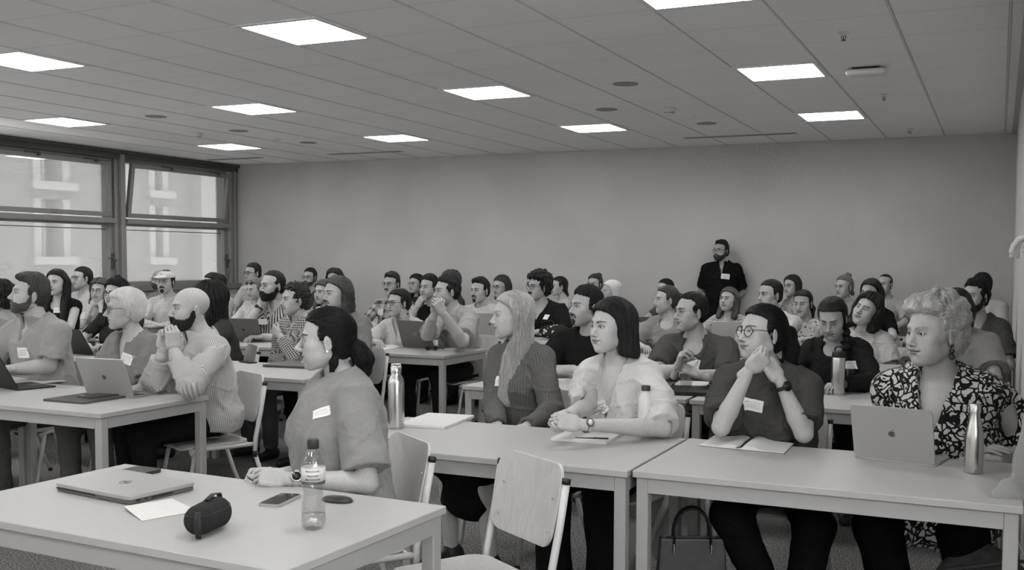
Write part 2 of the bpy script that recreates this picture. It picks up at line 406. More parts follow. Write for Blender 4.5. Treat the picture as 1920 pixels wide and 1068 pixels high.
def mesh_sdf(fn, lo, hi, h, newton=2, chunk=400000):
    lo = np.array(lo, float)-h*2; hi = np.array(hi, float)+h*2; B = 4
    nb = np.ceil((hi-lo)/(h*B)).astype(int); n = nb*B
    def ev(P):
        if len(P) <= chunk: return fn(P.astype(f4))
        return np.concatenate([fn(P[i:i+chunk].astype(f4)) for i in range(0, len(P), chunk)])
    bi = np.stack(np.meshgrid(*[np.arange(k) for k in nb], indexing='ij'), -1).reshape(-1, 3)
    dc = ev(lo+(bi+.5)*h*B)
    act = np.abs(dc) < h*B*1.25
    D = np.empty(tuple(n), f4)
    D.reshape(nb[0], B, nb[1], B, nb[2], B)[:] = dc.reshape(nb[0], 1, nb[1], 1, nb[2], 1)
    ai = bi[act]
    off = np.stack(np.meshgrid(*[np.arange(B)]*3, indexing='ij'), -1).reshape(-1, 3)
    gi = (ai[:, None]*B+off[None]).reshape(-1, 3)
    D[gi[:, 0], gi[:, 1], gi[:, 2]] = ev(lo+gi*h)
    S = D < 0; nx, ny, nz = D.shape
    cnt = np.zeros((nx-1, ny-1, nz-1), np.int8)
    for dx in (0, 1):
        for dy in (0, 1):
            for dz in (0, 1): cnt += S[dx:nx-1+dx, dy:ny-1+dy, dz:nz-1+dz]
    A = (cnt > 0) & (cnt < 8); idx = np.full(A.shape, -1, np.int64); ci = np.argwhere(A)
    if len(ci) == 0: return np.zeros((0, 3)), np.zeros((0, 4), int)
    idx[ci[:, 0], ci[:, 1], ci[:, 2]] = np.arange(len(ci))
    acc = np.zeros((len(ci), 3)); c2 = np.zeros(len(ci))
    C8 = [(a, b, c) for a in (0, 1) for b in (0, 1) for c in (0, 1)]
    d8 = {c: D[ci[:, 0]+c[0], ci[:, 1]+c[1], ci[:, 2]+c[2]] for c in C8}
    for c in C8:
        for ax in range(3):
            if c[ax] == 0:
                e = list(c); e[ax] = 1; e = tuple(e); a = d8[c]; b = d8[e]; m = (a < 0) != (b < 0)
                t = np.where(m, a/np.where(m, a-b, 1), 0); p = np.tile(np.array(c, float), (len(ci), 1)); p[:, ax] = t
                acc[m] += p[m]; c2 += m
    V = lo+(ci+acc/c2[:, None])*h
    quads = []
    for ax in range(3):
        o1, o2 = [(1, 2), (2, 0), (0, 1)][ax]
        sl0 = [slice(1, -1)]*3; sl0[ax] = slice(0, D.shape[ax]-1); sl1 = list(sl0); sl1[ax] = slice(1, D.shape[ax])
        a = S[tuple(sl0)]; b = S[tuple(sl1)]; m = np.argwhere(a != b)
        if len(m) == 0: continue
        base = m+np.array([1, 1, 1]); base[:, ax] = m[:, ax]
        ina = a[m[:, 0], m[:, 1], m[:, 2]]
        q = []
        for (u, v) in ((-1, -1), (0, -1), (0, 0), (-1, 0)):
            k = base.copy(); k[:, o1] += u; k[:, o2] += v; q.append(idx[k[:, 0], k[:, 1], k[:, 2]])
        q = np.stack(q, 1); q[~ina] = q[~ina][:, ::-1]; quads.append(q)
    Q = np.concatenate(quads); Q = Q[(Q >= 0).all(1)]
    e = h*.35
    T = np.array([(1, -1, -1), (-1, -1, 1), (-1, 1, -1), (1, 1, 1)], float)
    for _ in range(newton):
        d = ev(V); G = np.zeros_like(V)
        for t in T: G += t*ev(V+t*e)[:, None]
        G /= 4*e; g = np.maximum((G**2).sum(1), .2); st = G*(d/g)[:, None]
        ln = np.linalg.norm(st, axis=1); V -= st*np.minimum(1, h*.6/(ln+1e-9))[:, None]
    return V, Q
def lattice_surf(fn, o, d, tmax=.4):
    """first hit of a field along a ray (sphere marching)"""
    t = 0.; o = np.array(o, float); d = nrm(d)
    for _ in range(60):
        v = float(fn((o+d*t)[None].astype(f4))[0]); t += v*.8
        if abs(v) < 3e-4 or t > tmax: break
    return o+d*t
def grad(fn, p, e=.002):
    P = np.array(p, float)[None]; G = np.zeros(3)
    for t in ((1, -1, -1), (-1, -1, 1), (-1, 1, -1), (1, 1, 1)): G += np.array(t)*float(fn((P+np.array(t)*e).astype(f4))[0])
    return nrm(G)
# ------------------------------------------------------------------ heads (local: +Y the face, +Z up, +X the person's right)
def head_field(jaw=1., nose=1., fem=0., fat=0., ears=True, open_eye=1.):
    open_eye *= 1.22
    F = Fld(); s2 = (1, -1)
    F.u(sdEll((0, -.012, .035), (.075, .096, .083)))
    F.u(sdEll((0, .028, -.018), (.062+.005*fat, .060, .078)), .03)
    F.u(sdEll((0, .036, -.062), ((.048+.008*fat)*jaw, .046, .046)), .03)
    for s in s2: F.u(sdCap((s*.048*jaw, -.008, -.058), (s*.022*jaw, .058, -.097), .014+.004*fat, .013), .028)
    F.u(sdEll((0, .070, -.100), ((.021-.003*fem)*jaw, .018, .015)), .02)
    F.u(sdCap((-.030, .079, .022), (.030, .079, .022), .010-.002*fem), .022)
    for s in s2:
        F.u(sdEll((s*.045, .054, -.020), (.020+.004*fat, .020, .017)), .024)
        F.u(sdEll((s*.034, .052, -.055), (.020+.006*fat, .026, .026)), .03)
    F.u(sdEll((0, .066, -.060), (.030, .024, .026)), .02)
    for s in s2: F.d(sdEll((s*.031, .098, .006), (.0200, .0175, .0130)), .012)
    # nose
    F.u(sdCap((0, .083, .016), (0, .083+.0225*nose, -.029), .0062, .0105), .012)
    F.u(sdEll((0, .083+.0245*nose, -.031), (.0095, .0095, .0085)), .006)
    for s in s2: F.u(sdEll((s*.0125, .083+.0125*nose, -.035), (.0075, .0105, .0075)), .006)
    for s in s2: F.d(sdEll((s*.0065, .083+.018*nose, -.0405), (.0035, .0060, .0040)), .002)
    # philtrum, mouth
    F.u(sdEll((0, .0875, -.0555), (.021, .0075, .0058)), .006)
    F.u(sdEll((0, .0865, -.0670), (.0185, .0080, .0062)), .006)
    F.d(sdEll((0, .0965, -.0612), (.0225, .0070, .0011)), .0035)
    F.d(sdEll((0, .098, -.0790), (.016, .012, .006)), .012)
    for s in s2:
        F.d(sdEll((s*.028, .092, -.0625), (.004, .008, .004)), .010)
    # lids
    for s in s2:
        F.u(sdEll((s*.031, .0715, .004), (.0148, .0142, .0125)), .0035)
        F.d(sdEll((s*.031, .0870, .0035), (.0142, .0120, .0052*open_eye)), .0015)
    if ears:
        for s in s2:
            a = math.radians(24); n = np.array([s*math.cos(a), -math.sin(a), 0.]); t = np.array([s*math.sin(a), math.cos(a), -.12]); t = nrm(t); n = nrm(n-t*np.dot(n, t)); b = np.cross(n, t)
            R = np.stack([n, t, b], 1); c = np.array([s*.080, -.012, -.006])
            F.u(sdEll(c, (.0060, .0175, .0300), R), .006)
            F.u(sdEll(c+np.array([0, .004, -.026]), (.0050, .0085, .0100), R), .004)
            F.d(sdEll(c+n*.0085+t*.001+b*.003*1, (.0072, .0110, .0200), R), .003)
            F.u(sdEll(c+n*.002-t*.003, (.0045, .0035, .0150), R), .004)
    F.u(sdCap((0, -.014, -.050), (0, -.022, -.098), .046-.006*fem+.006*fat, .040-.006*fem), .022)
    return F
def smooth01(x): x = np.clip(x, 0, 1); return x*x*(3-2*x)
def brow_tint(V, dark, thick=1.):
    x = np.abs(V[:, 0]); z = V[:, 2]; t = np.clip((x-.010)/.042, 0, 1)
    zc = .0215+.0075*np.sin(t*2.3)-.003*t
    w = (.0046*(1-.55*t))*thick
    m = smooth01(1.6-np.abs(z-zc)/w)*(x > .009)*(x < .054)*(V[:, 1] > .05)*smooth01((x-.008)/.005)*smooth01((.055-x)/.008)
    return 1-(1-dark)*m
_heads = {}
def head_mesh(h, hk, brow=.2, lip=.62, gaze=(0, 0), stub=0., iris=.08, thick=1.):
    key = (h, tuple(sorted(hk.items())))
    if key not in _heads:
        F = head_field(**hk); _heads[key] = mesh_sdf(F, (-.10, -.12, -.15), (.10, .125, .125), h)
    V, Q = _heads[key]; V = V.copy(); Q = Q.copy()
    t = brow_tint(V, brow, thick)
    x = np.abs(V[:, 0]); y = V[:, 1]; z = V[:, 2]
    # lips
    zu = -.0505-.0012*np.cos(np.clip(x/.006, 0, 3.14))-.008*(x/.024)**2; zl = -.0735+.0105*(x/.024)**2
    m = (x < .0235)*(y > .07)*smooth01((zu-z)/.0015)*smooth01((z-zl)/.0022)
    t *= 1-(1-lip)*m
    line = np.exp(-((z+.0612)/.0016)**2)*(x < .025)*(y > .07); t *= 1-.72*line
    # lash line; eye sockets tinted for darker skin, with their shade painted in
    ex = (np.abs(V[:, 0])-.031)/.0140; ez = (z-.0035)/(.0060*max(hk.get('open_eye', 1.), .35)); r = np.sqrt(ex**2+ez**2)
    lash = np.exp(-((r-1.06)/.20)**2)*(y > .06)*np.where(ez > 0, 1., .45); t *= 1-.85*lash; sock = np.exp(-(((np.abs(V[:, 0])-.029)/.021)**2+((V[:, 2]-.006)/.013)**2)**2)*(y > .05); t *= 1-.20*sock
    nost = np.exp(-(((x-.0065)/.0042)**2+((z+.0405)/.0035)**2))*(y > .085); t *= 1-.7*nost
    if stub:
        bz = -.040-.02*np.clip((y-.0)/.08, 0, 1)*0; reg = smooth01((-.036-z+.35*(y-.06)*(y < .06))/.012)*smooth01((z+.135)/.02)*smooth01((y+.005)/.02)
        mous = (x < .034)*(z < -.041)*(y > .06); reg = np.maximum(reg*1., mous*1.); reg *= 1-m
        t *= 1-stub*reg
    # eyeballs
    n1, n2 = 14, 22; VV = [V]; QQ = [Q]; TT = [t]; off = len(V)
    for s in (1, -1):
        c = np.array([s*.031, .0722, .0037]); g = nrm((gaze[0], 1, gaze[1]))
        th = np.linspace(0, PI*.62, n1); ph = np.linspace(0, 2*PI, n2, endpoint=False)
        th = np.concatenate([[0], np.array([.12, .2, .24, .40, .47, .52]), np.linspace(.62, PI*.62, 8)]); n1 = len(th)
        u = nrm(np.cross(g, [0, 0, 1])); v = np.cross(u, g)
        E = np.array([c+.0127*(math.cos(a)*g+math.sin(a)*(math.cos(b)*u+math.sin(b)*v)) for a in th for b in ph])
        et = np.array([(.03 if a < .22 else (iris*1.6 if a < .43 else (iris*.6 if a < .50 else 1.45))) for a in th for b in ph])
        q = np.array([(i*n2+k, (i+1)*n2+k, (i+1)*n2+(k+1) % n2, i*n2+(k+1) % n2) for i in range(n1-1) for k in range(n2)])
        VV.append(E); QQ.append(q+off); TT.append(et); off += len(E)
    return np.concatenate(VV), np.concatenate(QQ), np.concatenate(TT)
# ------------------------------------------------------------------ hair
def pw(z, pts):
    return np.interp(z, [p[0] for p in pts], [p[1] for p in pts]).astype(f4)
HL = [(-.12, -.085), (-.085, -.060), (-.05, -.036), (-.03, -.020), (-.012, .004), (.01, .024), (.035, .030), (.055, .044), (.074, .060), (.088, .080), (.11, .12), (.2, .2)]
def hairline(shift=0., recede=0.):
    def fn(P):
        z = P[:, 2]; x = np.abs(P[:, 0])
        yb = pw(z, HL)-shift-recede*np.clip((z-.03)/.05, 0, 1)*.05-.75*np.clip(x-.034, 0, .05)*np.clip((z-.035)/.02, 0, 1)+.0035*snoise(P, 130, 5)
        return (P[:, 1]-yb)*.75
    return fn
def face_cut(front=.0): return sdEll((0, .112+front, -.035), (.066, .095, .125))
def hair_field(st, vol=1., L=.3, seed=1, recede=0., amp=1.):
    F = Fld(); t = .012*vol
    rough = (.0022*amp, 'w')
    if st in ('short', 'neat', 'messy', 'quiff', 'buzz'):
        top = {'short': .018, 'neat': .012, 'messy': .024, 'quiff': .030, 'buzz': .003}[st]*vol; sd = {'buzz': .0025}.get(st, .008*vol)
        F.u(sdEll((0, -.012, .037), (.075+sd, .096+sd, .083+top)))
        F.u(sdEll((0, -.040, -.015), (.062+sd, .060+sd, .065)), .02)
        if st == 'quiff': F.u(sdEll((0, .055, .105), (.045, .035, .024)), .02)
        F.i(hairline(0, recede), .010); F.i(sdHalf((0, -.06, -.062), (0, -.25, -1)), .012)
        for s in (1, -1): F.d(sdEll((s*.088, -.010, -.014), (.024, .028, .036)), .006)
    elif st in ('curly', 'afro'):
        tt = (.032 if st == 'curly' else .052)*vol
        F.u(sdEll((0, -.018, .045), (.075+tt, .094+tt, .083+tt)))
        F.u(sdEll((0, -.045, -.02), (.064+tt*.8, .060+tt*.6, .07)), .02)
        F.i(hairline(-.012, recede), .015)
        for s in (1, -1): F.d(sdEll((s*.095, .012, -.015), (.025, .028, .036)), .008)
    elif st in ('pony', 'bun', 'braid', 'tight'):
        F.u(sdEll((0, -.012, .037), (.075+t, .096+t, .083+t)))
        F.u(sdEll((0, -.040, -.015), (.064+t, .062+t, .068)), .02)
        F.i(hairline(0.0, recede), .010)
        for s in (1, -1): F.d(sdEll((s*.090, -.004, -.008), (.022, .024, .032)), .005)
    elif st == 'bob':
        F.u(sdEll((0, -.014, .038), (.075+t*1.5, .097+t*1.4, .083+t*1.3)))
        F.u(sdEcap((0, -.028, .02), (0, -.036, -L), .078+t, .088+t, (1, 0, 0), 1.12), .03)
        F.i(sdHalf((0, 0, -L+.004), (0, .25, -1)), .012)
        F.d(lambda P: -((P[:, 1]-(.026+pw(P[:, 2], [(-.2, -.02), (-.04, -.004), (.0, .014), (.04, .030), (.07, .062), (.09, .09), (.13, .2)])-.026))*.8), .012) if False else F.i(lambda P: (P[:, 1]-pw(P[:, 2], [(-.3, .0), (-.06, .006), (.0, .018), (.035, .030), (.06, .050), (.08, .078), (.10, .12), (.13, .2)]))*.75, .012)
        F.d(sdCap((0, -.012, -.05), (0, -.02, -.3), .058, .060), .01)
    elif st in ('long', 'shag'):
        F.u(sdEll((0, -.014, .038), (.075+t*1.4, .097+t*1.3, .083+t*1.3)))
        F.u(sdEcap((0, -.050, .0), (0, -.075, -L), .050+t, .036+t, (1, 0, 0), 1.75), .03)
        for s in (1, -1): F.u(sdEcap((s*.074, -.008, .02), (s*.088, .034 if L > .2 else .01, -L), .022+t*.5, .024+t*.5, (0, 1, 0), 1.5 if L < .2 else 2.1), .03)
        F.i(lambda P: (P[:, 1]-pw(P[:, 2], [(-.6, .10), (-.25, .075), (-.15, .040), (-.10, .006), (.0, .004), (.035, .016), (.06, .038), (.078, .066), (.10, .12), (.13, .2)]))*.75, .012)
        F.d(sdCap((0, -.008, -.05), (0, -.008, -.35), .056, .060), .01)
        F.d(face_cut(), .01)
    elif st == 'fluffy':     # short swept-back layered hair with height
        F.u(sdEll((0, -.024, .056), (.100, .116, .098)))
        F.u(sdEll((0, -.058, -.012), (.086, .070, .084)), .02)
        F.u(sdEll((0, .036, .098), (.082, .054, .042)), .025)
        F.i(hairline(-.006, recede), .014)
        for s in (1, -1): F.d(sdEll((s*.096, .012, -.018), (.024, .022, .030)), .008)
    elif st == 'crop':       # smooth short cap of straight hair covering the ear tops
        F.u(sdEll((0, -.014, .040), (.088, .110, .096)))
        F.u(sdEll((0, -.045, -.012), (.074, .068, .066)), .02)
        F.i(hairline(-.010, recede), .012)
        for s in (1, -1): F.d(sdEll((s*.094, .004, -.016), (.022, .026, .026)), .008)
    sc = 190 if st not in ('curly', 'afro') else 95
    am = {'curly': .0062, 'afro': .0085, 'messy': .0045, 'fluffy': .0045, 'quiff': .003, 'buzz': .0003}.get(st, .0018)*amp
    if st in ('curly', 'afro'):
        F.o(lambda P: am*snoise(P, sc, seed)+am*.6*snoise(P, sc*2.1, seed+3))
    elif st in ('pony', 'bun', 'tight', 'braid'):
        F.o(lambda P: am*.6*snoise(np.stack([np.arctan2(P[:, 0], P[:, 2]+.05)*.09, P[:, 1]*.12, P[:, 2]*0], 1).astype(f4), 900, seed))
    elif st in ('long', 'bob', 'shag'):
        F.o(lambda P: am*snoise(np.stack([np.arctan2(P[:, 0], P[:, 1]+.02)*.09, P[:, 2]*.10, P[:, 2]*0], 1).astype(f4), 420, seed)+am*.8*snoise(P, 30, seed+2))
    else:
        F.o(lambda P: am*snoise(np.stack([np.arctan2(P[:, 0], P[:, 1]+.03)*.09, P[:, 2]*.25, P[:, 1]*.25], 1).astype(f4), 260, seed)+am*.9*snoise(P, 60, seed+2))
    return F
def flow_attr(V, st):
    if st in ('pony', 'bun', 'tight', 'braid'): a = np.arctan2(V[:, 0], V[:, 2]+.05)*.09*520; b = V[:, 1]*22
    elif st in ('curly', 'afro'): return V*150
    else: a = np.arctan2(V[:, 0], V[:, 1]+.03)*.09*480; b = V[:, 2]*20
    return np.stack([a, b, np.zeros(len(V))], 1)
def flow_dir(st):
    def fn(P):
        D = np.zeros_like(P)
        if st in ('pony', 'bun', 'tight', 'braid'): D[:, 1] = -1; D[:, 2] = -.15-1.5*np.clip(-P[:, 1]-.06, 0, .1)*8*0
        elif st in ('long', 'bob', 'shag'):
            D[:, 0] = P[:, 0]*6; D[:, 1] = -(np.clip(P[:, 2]-.05, 0, 1))*14*np.where(P[:, 1] > -.02, 1, -.3); D[:, 2] = -1
        elif st == 'fluffy': D[:, 0] = P[:, 0]*7; D[:, 1] = -1.; D[:, 2] = .6-np.clip(-P[:, 1], 0, .2)*14-np.clip(.05-P[:, 2], 0, .2)*8
        else: D[:, 0] = P[:, 0]*5; D[:, 1] = P[:, 1]*4+.3; D[:, 2] = -.8
        return D
    return fn
def strands(F, V, st, n=1500, steps=7, step=.007, w=.0007, seed=3, lift=.0015, wild=.25, dirf=None):
    """loose hairs laid over a hair field: thin three-sided tapering threads"""
    r = np.random.RandomState(seed); P = V[r.randint(0, len(V), n)].astype(float); df = dirf or flow_dir(st)
    T = np.array([(1, -1, -1), (-1, -1, 1), (-1, 1, -1), (1, 1, 1)], float); e = .002
    wv = r.normal(size=(n, 3))*wild; off = lift*(.3+r.rand(n)*1.2); pts = []; nor = []
    for i in range(steps+1):
        for _ in range(2):
            G = np.zeros_like(P)
            for t in T: G += t*F((P+t*e).astype(f4))[:, None]
            G /= np.linalg.norm(G, axis=1)[:, None]+1e-9
            d = F(P.astype(f4))
            P = P-G*(np.clip(d-off*(1+.5*i/steps), -.01, .01))[:, None]
        pts.append(P.copy()); nor.append(G)
        D = df(P)+wv*(1+.3*i); D -= G*(D*G).sum(1)[:, None]; D /= np.linalg.norm(D, axis=1)[:, None]+1e-9
        P = P+D*step*(.7+.6*r.rand(n))[:, None]
    A = np.stack(pts, 1); Nn = np.stack(nor, 1); Tn = np.gradient(A, axis=1); B = np.cross(Tn, Nn); B /= np.linalg.norm(B, axis=2)[:, :, None]+1e-12
    ww = (w*(.6+.8*r.rand(n)))[:, None]*np.sin(np.linspace(.45, PI*.97, steps+1))[None]
    c = A; v0 = c+B*ww[..., None]; v1 = c-B*ww[..., None]; v2 = c+Nn*ww[..., None]*1.2
    VV = np.stack([v0, v2, v1], 2).reshape(-1, 3); S = steps+1
    i, k = np.meshgrid(np.arange(n), np.arange(steps), indexing='ij'); base = ((i*S+k)*3).ravel(); Q = []
    for a, b in ((0, 1), (1, 2), (2, 0)): Q.append(np.stack([base+a, base+b, base+3+b, base+3+a], 1))
    fl = np.repeat(np.stack([r.rand(n)*60, r.rand(n)*60, r.rand(n)], 1), S*3, 0)
    fl[:, 1] += np.tile(np.repeat(np.linspace(0, 1.2, S), 3), n)
    return VV, np.concatenate(Q), fl
def beard_field(HF, kind, t=.006, seed=2):
    F = Fld()
    if kind == 'moustache': F.u(sdEll((0, .094, -.0485), (.029, .016, .0062)))
    elif kind == 'goatee':
        F.u(sdEll((0, .094, -.0485), (.028, .016, .0058))); F.u(sdEll((0, .082, -.092), (.020, .03, .020)), .004)
        for s in (1, -1): F.u(sdCap((s*.027, .085, -.052), (s*.020, .080, -.085), .005), .004)
    else:
        F.u(lambda P: np.maximum(np.maximum((P[:, 2]-pw(P[:, 1], [(-.02, .0), (.012, -.010), (.025, -.042), (.05, -.053), (.075, -.056), (.09, -.054), (.12, -.05)])-.004*snoise(P, 150, seed)), -(P[:, 1]-pw(P[:, 2], [(-.13, .03), (-.09, .008), (-.05, -.004), (.0, .004)]))), -(P[:, 2]+.122))*.7)
        F.u(sdEll((0, .096, -.0490), (.031, .016, .0062)), .003)
    F.d(sdEll((0, .100, -.0618), (.0195, .03, .0062)), .003)
    F.i(lambda P: HF(P)-t, .004)
    if kind == 'full': F.d(sdCap((0, 0, -.11), (0, -.02, -.2), .045), .01)
    F.o(lambda P: .0010*snoise(P, 420, seed)+.0006*snoise(P, 900, seed+1))
    return F
# ------------------------------------------------------------------ hands
FING = [(-.027, .086, .041, .025, .020, .0086), (-.0085, .091, .045, .029, .021, .0088), (.0100, .087, .042, .027, .021, .0084), (.0265, .078, .033, .020, .018, .0074)]
POSES = {'relax': ([(25, 35, 20), (32, 40, 22), (36, 44, 24), (40, 46, 25)], (-.55, .75, -.38), 14), 'flat': ([(6, 12, 8), (5, 12, 8), (6, 12, 8), (8, 14, 8)], (-.75, .62, -.18), 8),
         'fist': ([(70, 92, 50), (74, 95, 52), (76, 95, 52), (78, 95, 50)], (-.15, .80, -.60), 40), 'clasp': ([(52, 62, 30), (54, 66, 32), (56, 68, 32), (58, 66, 30)], (-.35, .85, -.30), 25),
         'grip': ([(35, 55, 35), (38, 58, 35), (42, 60, 35), (46, 62, 35)], (-.35, .55, -.80), 18), 'bent': ([(62, 50, 22), (66, 52, 24), (70, 54, 24), (72, 56, 24)], (-.30, .85, -.45), 20)}
_hands = {}
def hand_mesh(pose, side, h=.003):
    key = (pose, h)
    if key not in _hands:
        F = Fld(); cur, td, tc = POSES[pose]
        F.u(sdBox((0, .046, .001), (.040, .046, .0135), .0125))
        F.u(sdEll((-.022, .028, -.008), (.018, .030, .014)), .012); F.u(sdEll((.024, .030, -.006), (.014, .032, .012)), .012)
        F.u(sdEcap((0, -.055, 0), (0, .012, 0), .0235, .0215, (1, 0, 0), 1.22), .016)
        G = Fld()
        for (x, y, a, b, c, r), cu in zip(FING, cur):
            p = np.array([x, y, 0.]); ang = 0; R = r
            sp = x*1.6
            G.u(sdCap((x*.85, y-.045, .002), p, r*.95, r*1.06), .002)
            for L_, cc in zip((a, b, c), cu):
                ang += math.radians(cc); q = p+L_*np.array([sp*.12/ .1*math.cos(ang)*.1, math.cos(ang), -math.sin(ang)]); G.u(sdCap(p, q, R*1.02, R*.90), .0015); R *= .92; p = q
        p = np.array([-.024, .022, -.006]); d = nrm(td); R = .0125; n = nrm(np.cross(d, (0, 0, 1)))
        for i, L_ in enumerate((.042, .032, .024)):
            q = p+d*L_; G.u(sdCap(p, q, R, R*.88), .002); R *= .86; p = q
            a = math.radians(tc); tgt = np.array([.55, .35, -.45]); d = nrm(d*math.cos(a)+nrm(tgt-d*np.dot(tgt, d))*math.sin(a))
        F.u(G, .007)
        _hands[key] = mesh_sdf(F, (-.10, -.075, -.14), (.06, .20, .03), h)
    V, Q = _hands[key]; V = V.copy()
    if side == 'L': V[:, 0] *= -1; Q = Q[:, ::-1]
    return V, Q
# ------------------------------------------------------------------ people
def ik(S, W, l1, l2, pole):
    S, W = np.array(S, float), np.array(W, float); d = W-S; L = np.linalg.norm(d); mx = (l1+l2)*.995
    if L > mx: W = S+d*mx/L; L = mx
    L = max(L, abs(l1-l2)+.01); u = d/np.linalg.norm(d); a = (l1*l1-l2*l2+L*L)/(2*L); h = math.sqrt(max(l1*l1-a*a, 0)); p = np.array(pole, float); p = nrm(p-u*np.dot(p, u))
    return S+u*a+p*h, W
CHAIRS = []
PEOPLE = {}
def person(key, px, py, zc, label, hv=70, bv=None, s=1., hp=0, hr=0, lean=.10, fem=0, hair='short', hcol=.012, vol=1., hL=.12, recede=0., skin=.50,
           beard=None, bcol=None, bt=.006, glasses=None, top=None, legs='trousers', legv=.02, shoev=.02, arms='table', R=None, Lh=None, near=0, tail=None, badge=None,
           hk=None, brow=None, gaze=(0, 0), stub=0., stand=False, w=1., d=1., extras=(), nst=0, seed=0, chair=True, dz=0, group=None, kneeR=None, kneeL=None, footR=None, footL=None, iris=.08, hwild=.09, hair2=None, shz=0., shy=0., feet=True, back=0., knee_spread=.13, legw=1., hamp=1., thick=1.):
    top = dict(dict(v=.3, pat='plain', v2=None, sleeve=.5, neck='crew', loose=0., collar=False), **(top or {}))
    fpx = 2 if near else 4
    C = at(px, py, zc); cam2 = nrm((CAM-C)*[1, 1, 0]); imr = np.cross(-cam2, [0, 0, 1]); up = np.array([0, 0, 1.])
    def fwd(a): a = math.radians(a); return math.cos(a)*cam2-math.sin(a)*imr
    hy = fwd(hv); hz = up.copy(); a = math.radians(hp); hy, hz = hy*math.cos(a)-hz*math.sin(a), hz*math.cos(a)+hy*math.sin(a)
    hx = np.cross(hy, hz); a = math.radians(hr); hx, hz = hx*math.cos(a)+hz*math.sin(a), hz*math.cos(a)-hx*math.sin(a)
    HM = frame(C, hx*s, hy*s, hz*s)
    bv = hv if bv is None else bv; by = fwd(bv); bs = nrm(up*math.cos(lean)+by*math.sin(lean)); bx = np.cross(by, up); bz = bs; byy = np.cross(bz, bx)
    base = C-hz*.100*s-hy*.024*s
    N = base-(bs*.55+up*.45)*(.069-dz)*s-by*(.022-shy)*s+up*shz
    Bf = np.stack([bx, byy, bz], 1)
    T = lambda x, y, z: N+bx*x*s+byy*y*s+bz*z*s
    pz = .90 if stand else .57
    if stand: Pv = np.array([N[0], N[1], 0])+up*pz*s
    else: Pv = N-bs*((N[2]-pz)/max(bs[2], .3))
    sw = (.172-.018*fem)*w
    SR, SL = T(sw, .0, -.055), T(-sw, .0, -.055)
    root_loc = np.array([Pv[0], Pv[1], 0.]); root = empty('person', root_loc, 0, label, 'person', group)
    RL = lambda V: np.asarray(V)-root_loc
    u1, u2 = (.285-.02*fem)*s, (.250-.018*fem)*s
    # ---- arms
    tz = .79; A = {}
    fx = by; cross = 0
    def preset(side, kind):
        sg = 1 if side == 'R' else -1; S = SR if sg > 0 else SL
        if kind == 'table': W = N*[1, 1, 0]+by*.34+bx*sg*.10+up*tz; po = bx*sg*.8-by*.3-up*.3; pose = 'relax'; fd = by*.8-bx*sg*.6; pn = -up
        elif kind == 'folded': W = N*[1, 1, 0]+by*.30-bx*sg*.02+up*(tz+.012*(sg > 0)); po = bx*sg-up*.4; pose = 'flat'; fd = -bx*sg+by*.2; pn = -up
        elif kind == 'lap': W = N*[1, 1, 0]+by*.30+bx*sg*.09+up*.66; po = bx*sg*.6-by*.6; pose = 'relax'; fd = by-bx*sg*.4; pn = -up
        elif kind == 'chin': W = C-hz*.150*s+hy*.075*s+bx*sg*.045; po = -up+bx*sg*.5+by*.25; pose = 'fist'; fd = up*.7-bx*sg*.35-by*.3; pn = -by
        elif kind == 'cheek': W = C-hz*.145*s+bx*sg*.075+hy*.03; po = -up+bx*sg*.4+by*.3; pose = 'fist'; fd = up; pn = -bx*sg-by*.3
        elif kind == 'mouth': W = C-hz*.185*s+hy*.125*s+bx*sg*.045; po = -up+bx*sg*.5+by*.2; pose = 'clasp'; fd = up*.75-bx*sg*.5; pn = -by*.8-bx*sg*.3
        elif kind == 'chest': W = T(sg*-.01, .19, -.10); po = -up+bx*sg*.6; pose = 'clasp'; fd = up*.5-bx*sg*.8; pn = -by
        elif kind == 'side': W = T(sg*(sw+.05), .0, -.58); po = -by+bx*sg*.4; pose = 'relax'; fd = -up+by*.15; pn = -bx*sg
        elif kind == 'behind': W = T(sg*.08, -.13, -.50); po = bx*sg-by*.2; pose = 'relax'; fd = -up-bx*sg*.6; pn = by
        elif kind == 'crossed': W = T(-sg*.07, .16, -.26-.03*sg); po = bx*sg*.8-up*.7; pose = 'relax'; fd = -bx*sg+up*.1; pn = -by
        E_, W_ = ik(S, W, u1, u2, po); return dict(e=E_, w=W_, pose=pose, fd=fd, pn=pn)
    kinds = arms if isinstance(arms, (tuple, list)) else (arms, arms)
    for side, spec, kd in (('R', R, kinds[0]), ('L', Lh, kinds[1])):
        if kd is None: continue
        a_ = preset(side, kd)
        if spec:
            sg = 1 if side == 'R' else -1
            if 'w' in spec:
                W = spec['w']; W = at(*W)
                if 'e' in spec: E_ = at(*spec['e'])
                else: E_, W = ik(SR if sg > 0 else SL, W, u1, u2, spec['po'][0]*bx*sg+spec['po'][1]*by+spec['po'][2]*up if 'po' in spec else (bx*sg*.6-up*.8))
                a_['e'], a_['w'] = E_, W
            a_['pose'] = spec.get('pose', a_['pose'])
            for kk in ('fd', 'pn'):
                if kk in spec: v_ = spec[kk]; a_[kk] = v_[0]*imr+v_[1]*cam2+v_[2]*up   # image right, towards the camera, up
        A[side] = a_
    # ---- skin body field
    def torso(infl, ww=w, dd=d):
        F = Fld()
        F.u(sdEll(T(0, .0, -.175), ((.158-.012*fem)*ww*s+infl, .108*dd*s+infl, .185*s+infl), Bf))
        F.u(sdCap(T(-sw+.015, -.008, -.062), T(sw-.015, -.008, -.062), .050*s+infl), .05)
        for sg in (1, -1): F.u(sdCap(T(0, -.022, .012), T(sg*sw*.72, -.012, -.042), (.040-.006*fem)*s+infl, .040*s+infl), .04)
        if fem:
            for sg in (1, -1): F.u(sdEll(T(sg*.072, .080*dd, -.205), (.062*s+infl, .056*s+infl, .062*s+infl), Bf), .035)
